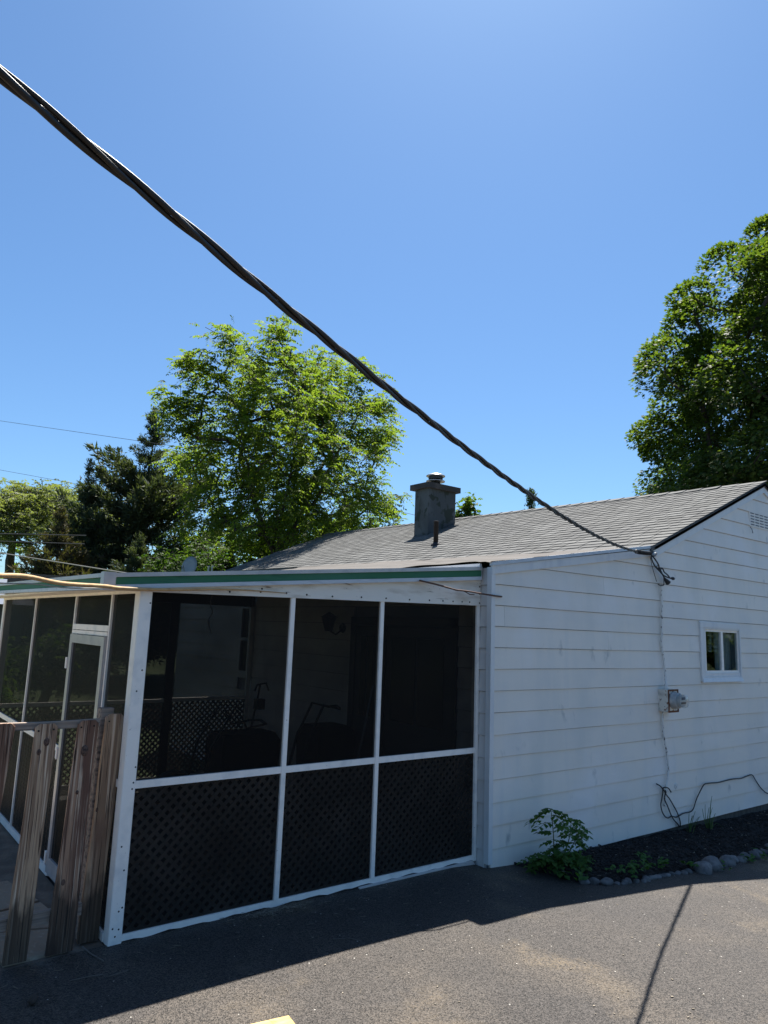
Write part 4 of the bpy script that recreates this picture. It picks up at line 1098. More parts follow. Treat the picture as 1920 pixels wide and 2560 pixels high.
# weeds
WM = []
for k in range(3):
    mb = MB()
    if k < 2:      # lobed round leaf
        n = 14; vs = [(0, 0, .008)]; l = .03
        for i in range(n):
            a = 2 * math.pi * i / n; r_ = l * (.8 + .25 * math.cos(3 * a + k)) * (1 if i else .5)
            vs.append((r_ * math.cos(a) + .022, r_ * math.sin(a), R.uniform(-.003, .005) - .01 * (r_ / l) ** 2))
        mb.add(vs, [(0, i + 1, (i + 1) % n + 1) for i in range(n)])
    else:
        leaf_shape(mb, (0, 0, 0), (1, 0, .2), (0, 0, 1), .08, .022)
    WM.append(mb.mesh('leaf', MT['weed']))
weeds = [('light green broad-leaved weed at the sapling end of the stone border', .52, -.66, 8, .045, 2, 1.0), ('small lone green weed in the mulch behind the third and fourth border stones', .96, -.70, 9, .04, 0, .7),
         ('low round-leaved weed touching the small stones left of the main weed patch', 1.12, -.76, 12, .05, 0, 1.0), ('bright lobed weed in the middle of the weed patch behind the small stones', 1.32, -.74, 16, .065, 1, 1.05),
         ('bushy green weed with many leaves at the right side of the weed patch', 1.62, -.70, 22, .08, 1, 1.05), ('pale feathery weed in the mulch above the weed patch', 1.72, -.52, 12, .05, 0, .8),
         ('little green weed wedged left of the first large border stone', 2.05, -.82, 11, .055, 1, .9), ('straggly grassy weed on the asphalt below the large border stones', 2.52, -.95, 12, .06, 2, .9),
         ('yellowish moss-like weed growing over the border stones at the right', 3.22, -.84, 16, .05, 0, .8), ('green leafy weed at the right frame end of the stone border', 3.74, -.80, 24, .1, 1, 1.1), ('low weed tuft between stones left of the rightmost weed', 3.45, -.86, 12, .05, 1, .8)]
for lab, x, y, n, rad, kind, s in weeds:
    z = bedz(x, y) if y > ys(x) else H(x)
    t = thing('weed', lab, 'weed', (x, y, z), 'weeds along the stone border')
    for i in range(n):
        a = R.uniform(0, 6.28); r_ = rad * math.sqrt(R.random()) * 1.3
        put_leaf(t, WM[kind], Vector((x + r_ * math.cos(a), y + r_ * math.sin(a), z + .015 + R.uniform(0, .06) * s)), a, R.uniform(-.1, .7), R.uniform(-.4, .4), s * R.uniform(.75, 1.25))

# ------------------------------------------------------------------ fence
fence = thing('picket_fence', 'weathered brown wooden picket fence leaning beside the porch corner post', 'fence', (-3.9, .22, -.105))
def picket(x0b, x1b, x0t, x1t, zt, y0, y1, m, zb=-.1, ly=0.0):
    c = .022; n = 8
    mb = MB(); pl = []; zs = []
    vs = []; fs = []
    def ring(s, cut):
        z = zb + (zt - zb) * s; a = x0b + (x0t - x0b) * s; b = x1b + (x1t - x1b) * s
        a += .003 * math.sin(s * 9 + x0b * 30); b += .003 * math.sin(s * 8 + x1b * 20)
        a += cut; b -= cut; dy = ly * s + .003 * math.sin(s * 6 + x0b * 11)
        return [(a + .003, y0 + dy, z), (b - .003, y0 + dy, z), (b, y0 + dy + .004, z), (b, y1 + dy - .004, z), (b - .003, y1 + dy, z), (a + .003, y1 + dy, z), (a, y1 + dy - .004, z), (a, y0 + dy + .004, z)]
    ss = [0, .15, .3, .45, .6, .75, .9]
    ss.append(1 - c / (zt - zb))
    for s in ss: vs += ring(s, 0)
    vs += ring(1, c)
    nr = len(ss) + 1
    for k in range(nr - 1):
        for i in range(8):
            j = (i + 1) % 8; fs.append((k * 8 + i, k * 8 + j, (k + 1) * 8 + j, (k + 1) * 8 + i))
    fs += [tuple(range(7, -1, -1)), tuple((nr - 1) * 8 + i for i in range(8))]
    mb.add(vs, fs)
    return part('picket', mb, MT[m], fence)
pk = [picket(-4.19, -4.055, -4.135, -3.985, 1.315, .2, .222, 'wood'), picket(-3.902, -3.767, -3.861, -3.732, 1.302, .2, .222, 'wood2'), picket(-3.66, -3.497, -3.602, -3.476, 1.312, .2, .224, 'wood'),
      picket(-3.452, -3.32, -3.405, -3.282, 1.338, .272, .30, 'wood2', zb=-.1)]
for i, x in enumerate((-4.43, -4.68, -4.93)): picket(x, x + .135, x + .05, x + .185, 1.31 + .01 * (i % 2), .2, .222, ('wood2', 'wood', 'wood2')[i])
for (x, z) in ((-3.845, 1.26), (-3.755, 1.265), (-3.585, 1.27), (-3.505, 1.275), (-3.385, 1.29)):
    s = MB(); s.lathe((x, .198 if x < -3.45 else .27, z), [(.001, -.002), (.006, 0), (.006, .004)], 8, 'y'); part('nail', s, MT['dark'], fence)
for x, z, y, r_ in ((-3.55, 1.12, .2, .024), (-3.60, .32, .2, .02), (-3.79, 1.19, .2, .018), (-3.83, 1.13, .2, .014), (-3.41, .72, .272, .01), (-4.08, .9, .2, .018), (-3.57, .86, .2, .009)):
    s = MB(); s.lathe((x, y + .004, z), [(r_ * .25, -.0095), (r_ * .6, -.0065), (r_, -.0035), (r_ * 1.02, .006)], 12, 'y'); s.v = [(a, b, z + (c - z) * 1.5) for a, b, c in s.v]; part('knot', s, MT['knot'], fence, True)
def rail(xa, xb, y0, y1, z0, z1, nm='rail'):
    mb = MB(); n = 12
    for i in range(n):
        a, b = xa + (xb - xa) * i / n, xa + (xb - xa) * (i + 1) / n
        d = lambda x: .003 * math.sin(x * 7)
        mb.hexa([(a, y0, z0 + d(a)), (b, y0, z0 + d(b)), (b, y1, z0 + d(b)), (a, y1, z0 + d(a)), (a, y0, z1 + d(a)), (b, y0, z1 + d(b)), (b, y1, z1 + d(b)), (a, y1, z1 + d(a))])
    part(nm, mb, MT['woodrail'], fence)
rail(-5.0, -3.46, .226, .268, 1.265, 1.312); rail(-5.0, -3.46, .226, .262, .09, .16)
mb = MB(); mb.bbox(-3.435, -3.345, .305, .39, -.1, 1.372, .006); part('post', mb, MT['woodrail'], fence)
mb = MB(); mb.rings([[( -4.24 + .085 * math.cos(a) * k, .36 + .085 * math.sin(a) * k) for a in np.linspace(0, 2 * math.pi, 15)[:-1]] for k in (1, 1, 1, .9, .6, .1)], [-.1, 1.0, 1.93, 1.975, 2.0, 2.01])
solo('fence_post', mb, MT['woodrail'], 'tall round-topped wooden post behind the pickets at the left edge', 'post')

# ------------------------------------------------------------------ litter on the driveway
mb = MB(); z = H(-2.9)
q = [(-3.02, -1.19), (-2.77, -1.235), (-2.83, -1.62), (-3.09, -1.56)]
mb.rings([q, q], [z + .002, z + .014])
solo('board', mb, MT['ply'], 'bright yellow offcut of chipboard lying in the sun on the driveway', 'board')
def stick(lab, pts, r, name='twig', m='twig'):
    mb = MB(); mb.tube(pts, r, 5); solo(name, mb, MT[m], lab, 'twig')
zg = H(-4) + .008
stick('pale straight twig lying on shaded asphalt below the fence pickets', [(-3.443, .19, zg + .01), (-3.42, .08, zg), (-3.386, -.055, zg)], .005)
stick('thin forked dry stem on shaded asphalt left of the yellow board', [(-3.62, -.2, zg), (-3.5, -.21, zg), (-3.44, -.23, zg)], .003)
stick('short dry grass stem beside the forked stem on the shaded asphalt', [(-3.42, -.27, zg), (-3.3, -.255, zg)], .003)
stick('small bent dry stem near the shade edge in the middle of the driveway', [(-2.02, -.56, zg), (-1.93, -.6, zg), (-1.88, -.68, zg)], .0025)
mb = MB(); vs = []
for p in IV[:]:
    k = 1 + .3 * math.sin(p[0] * 3 + 1) + .2 * math.sin(p[1] * 4)
    vs.append((-3.855 + p[0] * .03 * k, -.36 + p[1] * .02 * k, zg + .02 + p[2] * .022 * k + max(0, p[0]) * .02))
mb.add(vs, IF); solo('wood_knot', mb, MT['bark'], 'dark lump of broken wood on the shaded asphalt at the lower left', 'wood lump')
mb = MB()
for i in range(260):
    x = R.uniform(-4.4, 2.6); y = R.uniform(-3.2, .1)
    if x > .3 and y > -.9: continue
    z = drive_z(x, y) + .002; l = R.uniform(.002, .008); a = R.uniform(0, 6.28); w = l * R.uniform(.3, .8)
    c, s = math.cos(a), math.sin(a)
    mb.hexa([(x + c * u - s * v, y + s * u + c * v, z + h) for h in (0, .003) for u, v in ((-l, -w), (l, -w), (l, w), (-l, w))])
for i in range(110):
    x = R.uniform(-4.2, .0); y = R.uniform(-.35, .12) if i % 2 else R.uniform(-1.6, .1)
    z = drive_z(x, y) + .004; a = R.uniform(0, 6.28); l = R.uniform(.02, .06)
    mb.tube([(x, y, z), (x + l * math.cos(a), y + l * math.sin(a), z + .003)], .0012, 4)
for i in range(170):
    x = -2.15 + R.gauss(0, .16); y = .06 + R.gauss(0, .03); z = drive_z(x, y) + .004 + R.random() * .012; a = R.uniform(0, 6.28); l = R.uniform(.02, .06)
    mb.tube([(x, y, z), (x + l * math.cos(a), min(.13, y + l * math.sin(a)), z + .003)], .0013, 4)
o = link('driveway_litter', mb.mesh('driveway_litter', MT['palechip'])); o['kind'] = 'stuff'

# ------------------------------------------------------------------ trees
def quads_from(O, D, N, Lh, Wd, fold=0.):
    """vectorised kite leaves: origins O, directions D, normals N, lengths, half-widths"""
    D = D / np.linalg.norm(D, axis=1, keepdims=True)
    N = N - D * np.sum(N * D, 1, keepdims=True); N /= np.linalg.norm(N, axis=1, keepdims=True) + 1e-9
    S = np.cross(D, N); L_ = Lh[:, None]; W_ = Wd[:, None]
    A = O; B = O + D * L_ * .45 + S * W_; C = O + D * L_ - N * L_ * .12; E = O + D * L_ * .45 - S * W_
    n = len(O)
    V = np.empty((n * 4, 3)); V[0::4] = A; V[1::4] = B; V[2::4] = C; V[3::4] = E
    return V, np.arange(n * 4).reshape(n, 4)

def unit(v): return v / (np.linalg.norm(v, axis=-1, keepdims=True) + 1e-9)

def skeleton(base, fork, tips, trunk_r, rng, limbs=5, up=.25, spread=.5):
    """grow branches from a trunk to all the tips; returns node positions, parents, order"""
    nodes = [np.array(base, float)]; par = [-1]
    for i in range(1, 7):
        t = i / 6; p = np.array(base) * (1 - t) + np.array(fork) * t
        nodes.append(p + np.array([math.sin(i * 1.7), math.cos(i * 1.3), 0]) * .04); par.append(len(nodes) - 2)
    f0 = len(nodes) - 1
    c = tips.mean(0)
    for k in range(limbs):
        a = 2 * math.pi * k / limbs + rng.uniform(-.3, .3)
        tgt = c + np.array([math.cos(a), math.sin(a), rng.uniform(-.1, .6)]) * spread * np.ptp(tips, axis=0) / 2
        prev = f0
        for i in range(1, 7):
            t = i / 6; p = nodes[f0] * (1 - t) + tgt * t; p = p + np.array([0, 0, -.35 * math.sin(math.pi * t)]) + rng.normal(0, .05, 3)
            nodes.append(p); par.append(prev); prev = len(nodes) - 1
    order = np.argsort(np.linalg.norm(tips - np.array(fork), axis=1))
    ends = []
    for ti in order:
        tip = tips[ti]
        P = np.array(nodes[f0:])
        d = np.linalg.norm(P - tip, axis=1) + .6 * np.maximum(0, P[:, 2] - tip[2]) + .12 * np.linalg.norm(P - np.array(fork), axis=1)
        j = f0 + int(np.argmin(d)); prev = j; q = nodes[j]
        dist = np.linalg.norm(tip - q); m = max(2, int(dist / .35))
        for i in range(1, m + 1):
            t = i / m; p = q * (1 - t) + tip * t + np.array([0, 0, -.1 * dist * math.sin(math.pi * t)]) + (rng.normal(0, .03, 3) if i < m else 0)
            nodes.append(p); par.append(prev); prev = len(nodes) - 1
        ends.append(prev)
    cnt = np.zeros(len(nodes)); cnt[ends] = 1
    for i in range(len(nodes) - 1, 0, -1): cnt[par[i]] += cnt[i]
    rad = trunk_r * np.sqrt(cnt / max(cnt[0], 1)); rad = np.maximum(rad, .008)
    return np.array(nodes), par, rad

def trunk_mesh(nodes, par, rad, m, name='trunk', nside=6, minr=0.):
    n = len(nodes); V = []; F = []
    for i in range(1, n):
        if rad[i] < minr: continue
        a, b = nodes[par[i]], nodes[i]
        d = unit(b - a); u = unit(np.cross(d, [0.3, .2, 1.]) + 1e-6); w = np.cross(d, u)
        ra, rb = min(rad[par[i]], rad[i] * 1.35), rad[i]
        s = len(V)
        for c, r_ in ((a, ra), (b + d * rb * .3, rb)):
            for k in range(nside):
                an = 2 * math.pi * k / nside; V.append(c + (u * math.cos(an) + w * math.sin(an)) * r_)
        for k in range(nside):
            j = (k + 1) % nside; F.append((s + k, s + j, s + nside + j, s + nside + k))
    return np_mesh(name, np.array(V), np.array(F), m, True)

def crown_tips(rng, c, rx, ry, rz, n, lobes, shell=.55, low=-.8):
    """tips inside an uneven, lobed crown"""
    out = []; L_ = []
    for _ in range(lobes):
        d = unit(rng.normal(0, 1, 3)); d[2] = abs(d[2]) * .9 - .25
        L_.append((d * rng.uniform(.45, .78), rng.uniform(.28, .48)))
    while len(out) < n:
        k = rng.integers(0, lobes); ctr, r_ = L_[k]
        p = ctr + unit(rng.normal(0, 1, 3)) * r_ * rng.uniform(shell, 1) ** .6
        if p[2] < low or np.linalg.norm(p) < .15: continue
        out.append(np.array(c) + p * np.array([rx, ry, rz]))
    return np.array(out)

def compound_leaves(rng, tips, tdir, per, pairs, rach, ll, lw, droop=.5):
    """pinnate leaves fanned round each tip, leaflets as kites"""
    n = len(tips) * per
    O = np.repeat(tips, per, 0) + rng.normal(0, .1, (n, 3)) - np.repeat(tdir, per, 0) * rng.uniform(0, .45, (n, 1))
    D = rng.normal(0, 1, (n, 3)); D[:, 2] = D[:, 2] * .45 + .1; D = unit(unit(D) + .5 * np.repeat(tdir, per, 0))
    rl = rach * rng.uniform(.7, 1.2, n)
    Os = []; Ds = []; Ns = []; Ls = []; Ws = []
    side = unit(np.cross(D, np.array([0, 0, 1.])) + 1e-6)
    nrm = unit(np.cross(side, D) + rng.normal(0, .25, (n, 3)))
    for i in range(1, pairs + 1):
        t = i / pairs
        p = O + D * (rl * t)[:, None] - np.array([0, 0, 1.]) * (droop * rl * t * t)[:, None]
        for sg in (-1, 1):
            if i == pairs and sg == 1: d = D - np.array([0, 0, .8])
            else: d = D * .35 + side * sg + np.array([0, 0, -.55]) + rng.normal(0, .15, (n, 3))
            sc = (1 - .5 * abs(t - .5)) * rng.uniform(.8, 1.15, n)
            Os.append(p); Ds.append(d); Ns.append(nrm + rng.normal(0, .2, (n, 3))); Ls.append(ll * sc); Ws.append(lw * sc)
    return quads_from(np.concatenate(Os), np.concatenate(Ds), np.concatenate(Ns), np.concatenate(Ls), np.concatenate(Ws))

def make_tree(name, label, cat, base, fork, tips, trunk_r, VF, mleaf, rng, limbs=5, group=None, minr=0., mbark='bark', spread=.5, leafname='crown'):
    t = thing(name, label, cat, tuple(base), group)
    nodes, par, rad = skeleton(base, fork, tips, trunk_r, rng, limbs, spread=spread)
    link('trunk', trunk_mesh(nodes, par, rad, MT[mbark], minr=minr), t)
    link(leafname, np_mesh(leafname, VF[0], VF[1], MT[mleaf]), t)
    return t

# walnut behind the far end of the roof
rng = np.random.default_rng(3)
base = np.array([5.75, 14.35, -.2]); fork = base + np.array([.0, .0, 4.3])
ctr = np.array([5.8, 14.3, 7.45])
d_ = unit(rng.normal(0, 1, (520, 3)))
ph1 = np.arctan2(d_[:, 1], d_[:, 0])
bump_ = 1 + .10 * np.sin(3 * ph1 + 5 * d_[:, 2]) + .07 * np.sin(7 * ph1 - 4 * d_[:, 2] + 1)
tips = ctr + d_ * (rng.uniform(.12, 1, 520) ** .5 * bump_)[:, None] * np.array([3.5, 3.5, 3.45])
LEADERS = [(-2.0, 11.25), (-1.3, 11.0), (-.45, 11.6), (.35, 11.3), (1.1, 11.6), (2.3, 11.35), (-2.8, 10.6), (-3.35, 9.5), (-3.2, 8.6), (2.8, 10.1), (3.1, 9.0), (3.5, 6.9), (-3.2, 7.5), (1.8, 10.7)]
for la, zz in LEADERS:     # shoots standing out of the crown
    dp = rng.uniform(-1.6, 1.6)
    c_ = np.array([ctr[0] + la * .87 + dp * .49, ctr[1] - la * .49 + dp * .87, zz - .85 if zz > 9 else zz - .4])
    tips = np.concatenate([tips, c_ + rng.normal(0, .27, (12, 3)) * np.array([1, 1, 1.4])])
an = rng.uniform(0, 6.283, 55); ra = 3.4 * rng.uniform(.3, 1, 55) ** .6
tips = np.concatenate([tips, np.stack([ctr[0] + ra * np.cos(an), ctr[1] + ra * np.sin(an), rng.uniform(4.5, 6.3, 55)], 1)])
tips = tips[tips[:, 2] > 4.0]
tdir = unit(tips - np.array([5.7, 14.35, 5.6]))
VF = compound_leaves(rng, tips, tdir, 10, 6, .44, .14, .031, .55)
make_tree('walnut_tree', 'airy walnut tree with yellow-green feathery leaves rising behind the far roof end', 'tree', base, fork, tips, .145, VF, 'walnut', rng, 6, minr=.004, spread=.55)
# lower leafy growth below it
def small_tree(name, label, x, y, z0, z1, rx, n, m, seed, per=9, ll=.12, lw=.035, pairs=3, group='leafy small trees behind the house'):
    rg = np.random.default_rng(seed); h = z1 - z0
    tp = crown_tips(rg, (x, y, z0 + h * .5), rx, rx, h * .62, n, 9, .35, -.85)
    td = unit(tp - np.array([x, y, z0]))
    vf = compound_leaves(rg, tp, td, per, pairs, .22, ll, lw, .45)
    return make_tree(name, label, 'tree', np.array([x, y, -.2]), np.array([x, y, z0 + .2 * h]), tp, .11, vf, m, rg, 4, group, minr=.006)
small_tree('small_tree', 'rounded green small tree between the dark cedar and the walnut trunk', 3.9, 17.4, 1.0, 4.7, 2.0, 220, 'shadedleaf', 21, pairs=4, ll=.12, lw=.03)
small_tree('small_tree', 'low green small tree directly left of the walnut trunk above the gutter', 5.2, 18.8, .8, 5.2, 2.0, 240, 'shadedleaf', 22)
small_tree('small_tree', 'sunlit yellow-green small tree right of the walnut trunk above the ridge', 8.3, 16.8, 2.2, 6.7, 2.2, 300, 'bush', 23)
small_tree('small_tree', 'sunlit yellow-green small tree just left of the chimney above the ridge', 10.4, 16.5, 2.8, 7.0, 2.1, 300, 'bush', 24)
small_tree('small_tree', 'dark green small tree whose leafy top shows just right of the chimney', 13.4, 13.9, 3.0, 7.25, 1.5, 190, 'bush', 25, ll=.16, lw=.06, pairs=2)
small_tree('small_tree', 'bright green small tree under the walnut behind its trunk', 6.9, 18.8, 1.4, 6.2, 2.1, 240, 'bush', 26)
small_tree('shrub', 'rounded dark shrub in the back yard seen through the porch screens', -2.9, 9.6, .1, 1.7, 1.1, 110, 'bush', 27, group='back yard shrubs')
small_tree('shrub', 'larger shrub in the back yard beside the shed, seen through the screens', -.9, 12.4, .1, 2.2, 1.3, 120, 'bush', 28, group='back yard shrubs')
small_tree('shrub', 'shrub at the far left of the back yard, seen through the porch door', -5.0, 11.2, .1, 2.0, 1.2, 110, 'bush', 29, group='back yard shrubs')

# conifers: trunk, boughs, and needle tufts
def conifer(name, label, x, y, H_, rbase, nb, m, seed, upang=.5, z0=.4, tuft=.3, dens=9, irregular=.5, group=None, topbare=True, lean=0., cat='tree', tiers=13):
    rg = np.random.default_rng(seed)
    t = thing(name, label, cat, (x, y, -.2), group)
    nodes = [np.array([x, y, -.2])]; par = [-1]; rad = [H_ * .022]
    for i in range(1, 25):
        s = i / 24; nodes.append(np.array([x + lean * s + .05 * math.sin(i), y + .05 * math.cos(i * 1.3), -.2 + (H_ + .2) * s])); par.append(i - 1); rad.append(max(.012, H_ * .022 * (1 - s)))
    O = []; D = []; SC_ = []
    for b in range(nb):
        s = rg.uniform(.03, .985); s = s if s < .8 or rg.random() < .6 else s * .7; s = (math.floor(s * tiers) + .5 + rg.normal(0, .09)) / tiers if s < .86 else s; s = min(.985, max(.02, s)); j = int(s * 24); zc = nodes[j][2]
        if zc < z0: continue
        az = rg.uniform(0, 2 * math.pi)
        big = 1 + irregular * rg.normal(0, .35)
        L_ = rbase * ((1 - s) ** .95 * .97 + .035) * max(.35, big) * (1 if s < .8 else .62)
        e = upang + .35 * s + rg.normal(0, .1)
        dr = np.array([math.cos(az) * math.cos(e), math.sin(az) * math.cos(e), math.sin(e)])
        p = nodes[j] + np.array([0, 0, (s * 24 - j) * H_ / 24]); prev = j; m_ = max(3, int(L_ / .3))
        for i in range(1, m_ + 1):
            q = i / m_
            p2 = p + dr * L_ * q + np.array([0, 0, .26 * L_ * q * q - .2 * L_ * q]) + rg.normal(0, .03, 3)
            nodes.append(p2); par.append(prev); prev = len(nodes) - 1; rad.append(max(.006, .05 * L_ / 3 * (1 - q)))
            if q > .2:
                for _ in range(dens):
                    off = rg.normal(0, 1, 3); off -= dr * off.dot(dr); sp = L_ * .085 * (1.1 - q) + .05; off[2] *= .55
                    SC_.append(.36 + .7 * min(1, L_ / 2.2)); O.append(p2 + off * sp + dr * rg.uniform(-.15, .15)); D.append(unit(dr + off * .35 + np.array([0, 0, .25])))
    for i in range(60):        # the bare-looking leader
        s = 1 - .13 * rg.random() ** 1.3; O.append(np.array([x + lean + rg.normal(0, .05 + .5 * (1 - s)), y + rg.normal(0, .05), -.2 + (H_ + .35) * s])); D.append(unit(rg.normal(0, .35, 3) + np.array([0, 0, 1.]))); SC_.append(.5)
    O = np.array(O); D = np.array(D); k = 7
    n = len(O)
    SC_ = np.array(SC_); O2 = np.repeat(O, k, 0) + rg.normal(0, tuft * .22, (n * k, 3)) * np.repeat(SC_, k)[:, None]; D2 = unit(np.repeat(D, k, 0) + rg.normal(0, .5, (n * k, 3)))
    VF = quads_from(O2, D2, rg.normal(0, 1, (n * k, 3)), np.repeat(SC_, k) * tuft * rg.uniform(.5, 1.1, n * k), np.repeat(SC_, k) * tuft * .1 * rg.uniform(.7, 1.4, n * k))
    link('trunk', trunk_mesh(np.array(nodes), par, np.array(rad), MT['bark'], minr=.012), t)
    link('crown', np_mesh('crown', VF[0], VF[1], MT[m]), t)
    return t
conifer('cedar_tree', 'tall dark cedar with a ragged pointed top left of the walnut', 4.7, 23.3, 10.4, 4.5, 210, 'cedar', 31, upang=.18, tuft=.3, dens=8, irregular=.7)
conifer('cedar_tree', 'shorter dark cedar leader standing at the left shoulder of the tall cedar', 2.5, 23.6, 7.9, 2.0, 90, 'cedar', 32, upang=.6, tuft=.3, dens=8)
conifer('bronze_conifer', 'low bronze-brown conifer in front of the pale tree at the left', 1.2, 21.5, 5.6, 2.3, 130, 'brownconifer', 33, upang=.3, tuft=.28, dens=9)
conifer('dark_conifer', 'squat dark green conifer right above the white gutter between the bronze one and the cedar', 3.2, 19.2, 4.7, 2.2, 120, 'cedar', 34, upang=.25, tuft=.28, dens=9)
conifer('pine_tree', 'distant blue-green pine top peeking over the ridge below the twisted cable', 16.6, 13.6, 7.5, 2.6, 80, 'pine', 35, upang=.8, tuft=.4, dens=3, irregular=.9)

# pale vase-shaped tree at the far left
rng = np.random.default_rng(8)
base = np.array([2.2, 35.2, -.2]); fork = base + np.array([0, 0, 3.0])
tips = crown_tips(rng, (3.3, 35, 6.6), 7.4, 5.2, 3.5, 520, 18, .4, -.75)
VF = compound_leaves(rng, tips, unit(tips - fork), 12, 4, .5, .2, .04, .4)
make_tree('locust_tree', 'pale green feathery vase-shaped tree with visible limbs at the far left', 'tree', base, fork, tips, .3, VF, 'locust', rng, 7, minr=.012, spread=.7)

# big maple on the right
rng = np.random.default_rng(14)
base = np.array([18.2, 4.2, -.4]); fork = base + np.array([0, 0, 3.2]); ctr = np.array([18.2, 4.3, 8.6]); RX = np.array([5.1, 5.1, 6.9])
cl = []
while len(cl) < 175:
    d = unit(rng.normal(0, 1, 3))
    if d[2] < -.7: continue
    cl.append(ctr + d * RX * rng.uniform(.5, .93) * (1 + .06 * math.sin(5 * math.atan2(d[1], d[0]) + 4 * d[2])))
cl = np.array(cl); tips = cl
nl = 740
n = len(cl) * nl
cr = np.repeat(rng.uniform(.75, 1.35, len(cl)), nl)
dd = unit(rng.normal(0, 1, (n, 3)) + np.array([0, 0, .35]))
out0 = np.repeat(unit((cl - ctr) / RX), nl, 0)
dd = unit(dd + .35 * out0)
O = np.repeat(cl, nl, 0) + dd * (cr * rng.uniform(.35, 1.0, n) ** .5)[:, None] * np.array([1., 1., .62]) 
O[:, 2] -= .22 * (np.linalg.norm((O - np.repeat(cl, nl, 0))[:, :2], axis=1)) ** 2
out = unit((O - ctr) / RX)
D = unit(out * .8 + dd * .5 + rng.normal(0, .5, (n, 3)) + np.array([0, 0, -.4]))
Nn_ = unit(np.array([0, 0, 1.]) + .5 * out + rng.normal(0, .33, (n, 3)))
per = 1
def palmate(O, D, N, S):
    D = unit(D); N = unit(N - D * np.sum(N * D, 1, keepdims=True)); X = np.cross(D, N)
    shape = [(0, 0), (.42, .12), (.28, .34), (.5, .66), (.2, .58), (0, 1.0), (-.2, .58), (-.5, .66), (-.28, .34), (-.42, .12)]
    k = len(shape); V = np.empty((len(O) * k, 3))
    for i, (a, b) in enumerate(shape):
        V[i::k] = O + (X * a + D * b - N * (abs(a) * .25 + b * b * .15)) * S[:, None]
    return V, np.arange(len(O) * k).reshape(len(O), k)
VF = palmate(O, D, Nn_, rng.uniform(.085, .15, n * per))
make_tree('maple_tree', 'large dense dark-green maple towering behind the gable at the right', 'tree', base, fork, tips, .4, VF, 'maple', rng, 8, minr=.02, spread=.6)

# added belt of greenery, mostly unseen, to darken window reflections and block bright horizon
rng = np.random.default_rng(40)
nq = 46000
an = rng.uniform(0, 2 * math.pi, nq); rr2 = 62 + rng.normal(0, 1.6, nq)
O = np.stack([rr2 * np.cos(an), rr2 * np.sin(an), np.abs(rng.normal(0, 1.9, nq))], 1)
O[:, 2] *= 1 + .35 * np.sin(an * 23) + .25 * np.sin(an * 61 + 1)
VF = quads_from(O, rng.normal(0, 1, O.shape), rng.normal(0, 1, O.shape), rng.uniform(.5, .9, nq), rng.uniform(.2, .4, nq))
o = link('added_treeline', np_mesh('added_treeline', VF[0], VF[1], MT['bush'])); o['kind'] = 'stuff'

# ------------------------------------------------------------------ far things
dt = thing('satellite_dish', 'grey satellite dish on a mast seen edge-on above the porch gutter', 'satellite dish', (3.45, 15.45, -.17))
mb = MB(); mb.tube([(3.5, 15.45, -.17), (3.5, 15.45, 3.6)], .025, 8); part('mast', mb, MT['steel'], dt)
mb = MB(); c0 = Vector((3.43, 15.38, 3.62)); ax = Vector((-.8, -.55, .28)).normalized(); e1 = Vector((0, 0, 1)); e1 = (e1 - ax * e1.dot(ax)).normalized(); e2 = ax.cross(e1)
vs = [tuple(c0)]; fs = []; n = 24
for k, (r_, d) in enumerate(((.14, .01), (.27, .05))):
    for i in range(n):
        a = 2 * math.pi * i / n; vs.append(tuple(c0 + e1 * r_ * 1.15 * math.cos(a) + e2 * r_ * .95 * math.sin(a) + ax * d))
fs += [(0, 1 + i, 1 + (i + 1) % n) for i in range(n)]
fs += [(1 + i, 1 + n + i, 1 + n + (i + 1) % n, 1 + (i + 1) % n) for i in range(n)]
m0 = len(vs); vs += [tuple(Vector(v) - ax * .015) for v in vs[:]]; fs += [tuple(m0 + i for i in f[::-1]) for f in fs[:]]
fs += [(1 + n + i, m0 + 1 + n + i, m0 + 1 + n + (i + 1) % n, 1 + n + (i + 1) % n) for i in range(n)]
mb.add(vs, fs); part('reflector', mb, MT['dish'], dt, True)
mb = MB(); mb.tube([(3.4, 15.3, 3.35), (3.15, 15.1, 3.45), (3.1, 15.08, 3.62)], .012, 6); part('feed_arm', mb, MT['steel'], dt)
wp = thing('vent_stack', 'pair of short white pipes standing beside the satellite dish', 'pipes', (4.0, 15.2, -.17))
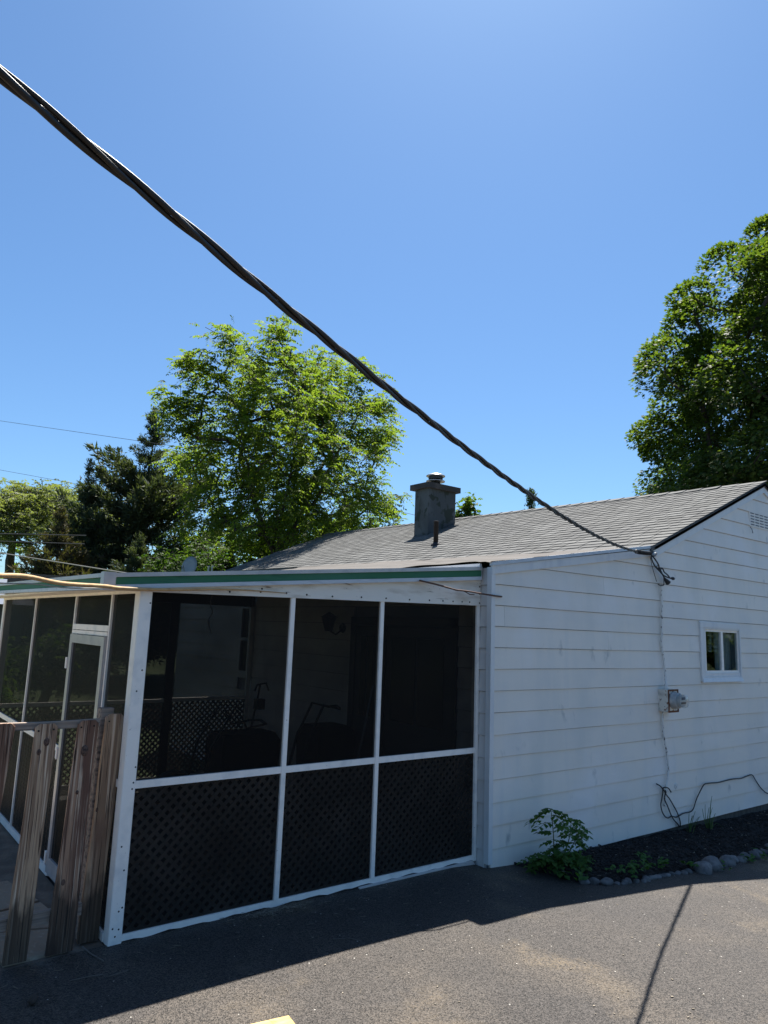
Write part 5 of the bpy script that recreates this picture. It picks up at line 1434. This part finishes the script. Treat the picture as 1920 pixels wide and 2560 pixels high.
for dx, h in ((-.06, 3.68), (.05, 3.7)):
    mb = MB(); mb.tube([(4.0 + dx, 15.2, -.17), (4.0 + dx, 15.2, h - .06), (4.0 + dx + .02, 15.18, h)], .03, 8); part('pipe', mb, MT['whitepipe'], wp, True)
sh = thing('garden_shed', 'low neighbouring shed with slate-blue roof glimpsed over the porch gutter at the left edge', 'shed', (-3.2, 17.5, -.17))
mb = MB(); mb.box(-5.3, -.75, 16.2, 18.8, -.17, 2.3); part('wall', mb, MT['shedwall'], sh)
mb = MB(); mb.prism([(16.0, 2.28), (19.0, 2.28), (17.5, 3.0)], lambda a, b: (-5.5, a, b), lambda a, b: (-.55, a, b)); part('roof', mb, MT['shedroof'], sh)
def ray_pt(dx, dy, sl, r): return Vector((CAM[0] + dx * r, CAM[1] + dy * r, CAM[2] + sl * r))
def wire(lab, a, b, r_, m='wire', ext0=1.2, ext1=.2, sag=0.):
    d = b - a; A = a - d * ext0; B = b + d * ext1; n = 24
    mb = MB(); mb.tube([A + (B - A) * (i / n) - Vector((0, 0, sag * math.sin(math.pi * i / n))) for i in range(n + 1)], r_, 5)
    solo('overhead_wire', mb, MT[m], lab, 'wire', 'thin overhead wires')
wire('highest thin wire crossing the sky towards the tip of the tall cedar', ray_pt(.148, .989, .2431, 38), ray_pt(.297, .955, .242, 30), .009, ext1=.6)
wire('faint thin wire above the pale left tree running to the shorter cedar', ray_pt(.148, .989, .181, 38), ray_pt(.251, .968, .1732, 34), .008, ext1=.4)
wire('upper of two dark wires crossing in front of the pale tree at the left edge', ray_pt(.164, .987, .1008, 27), ray_pt(.223, .975, .105, 26), .016, ext1=.6)
wire('lower of two dark wires crossing in front of the pale tree at the left edge', ray_pt(.165, .986, .0914, 27), ray_pt(.223, .975, .0945, 26), .016, ext1=.6)
wire('pale wire slanting down across the dark conifers to the roof behind the gutter', ray_pt(.166, .986, .0771, 20), Vector((.06, 7.6, 2.7)), .013, 'wirepale', ext0=.8, ext1=0.)
wire('faint thin wire meeting the chimney from the walnut side', ray_pt(.6, .8, .1755, 40), ray_pt(.647, .762, .163, 40), .013, ext0=.6, ext1=1.0)
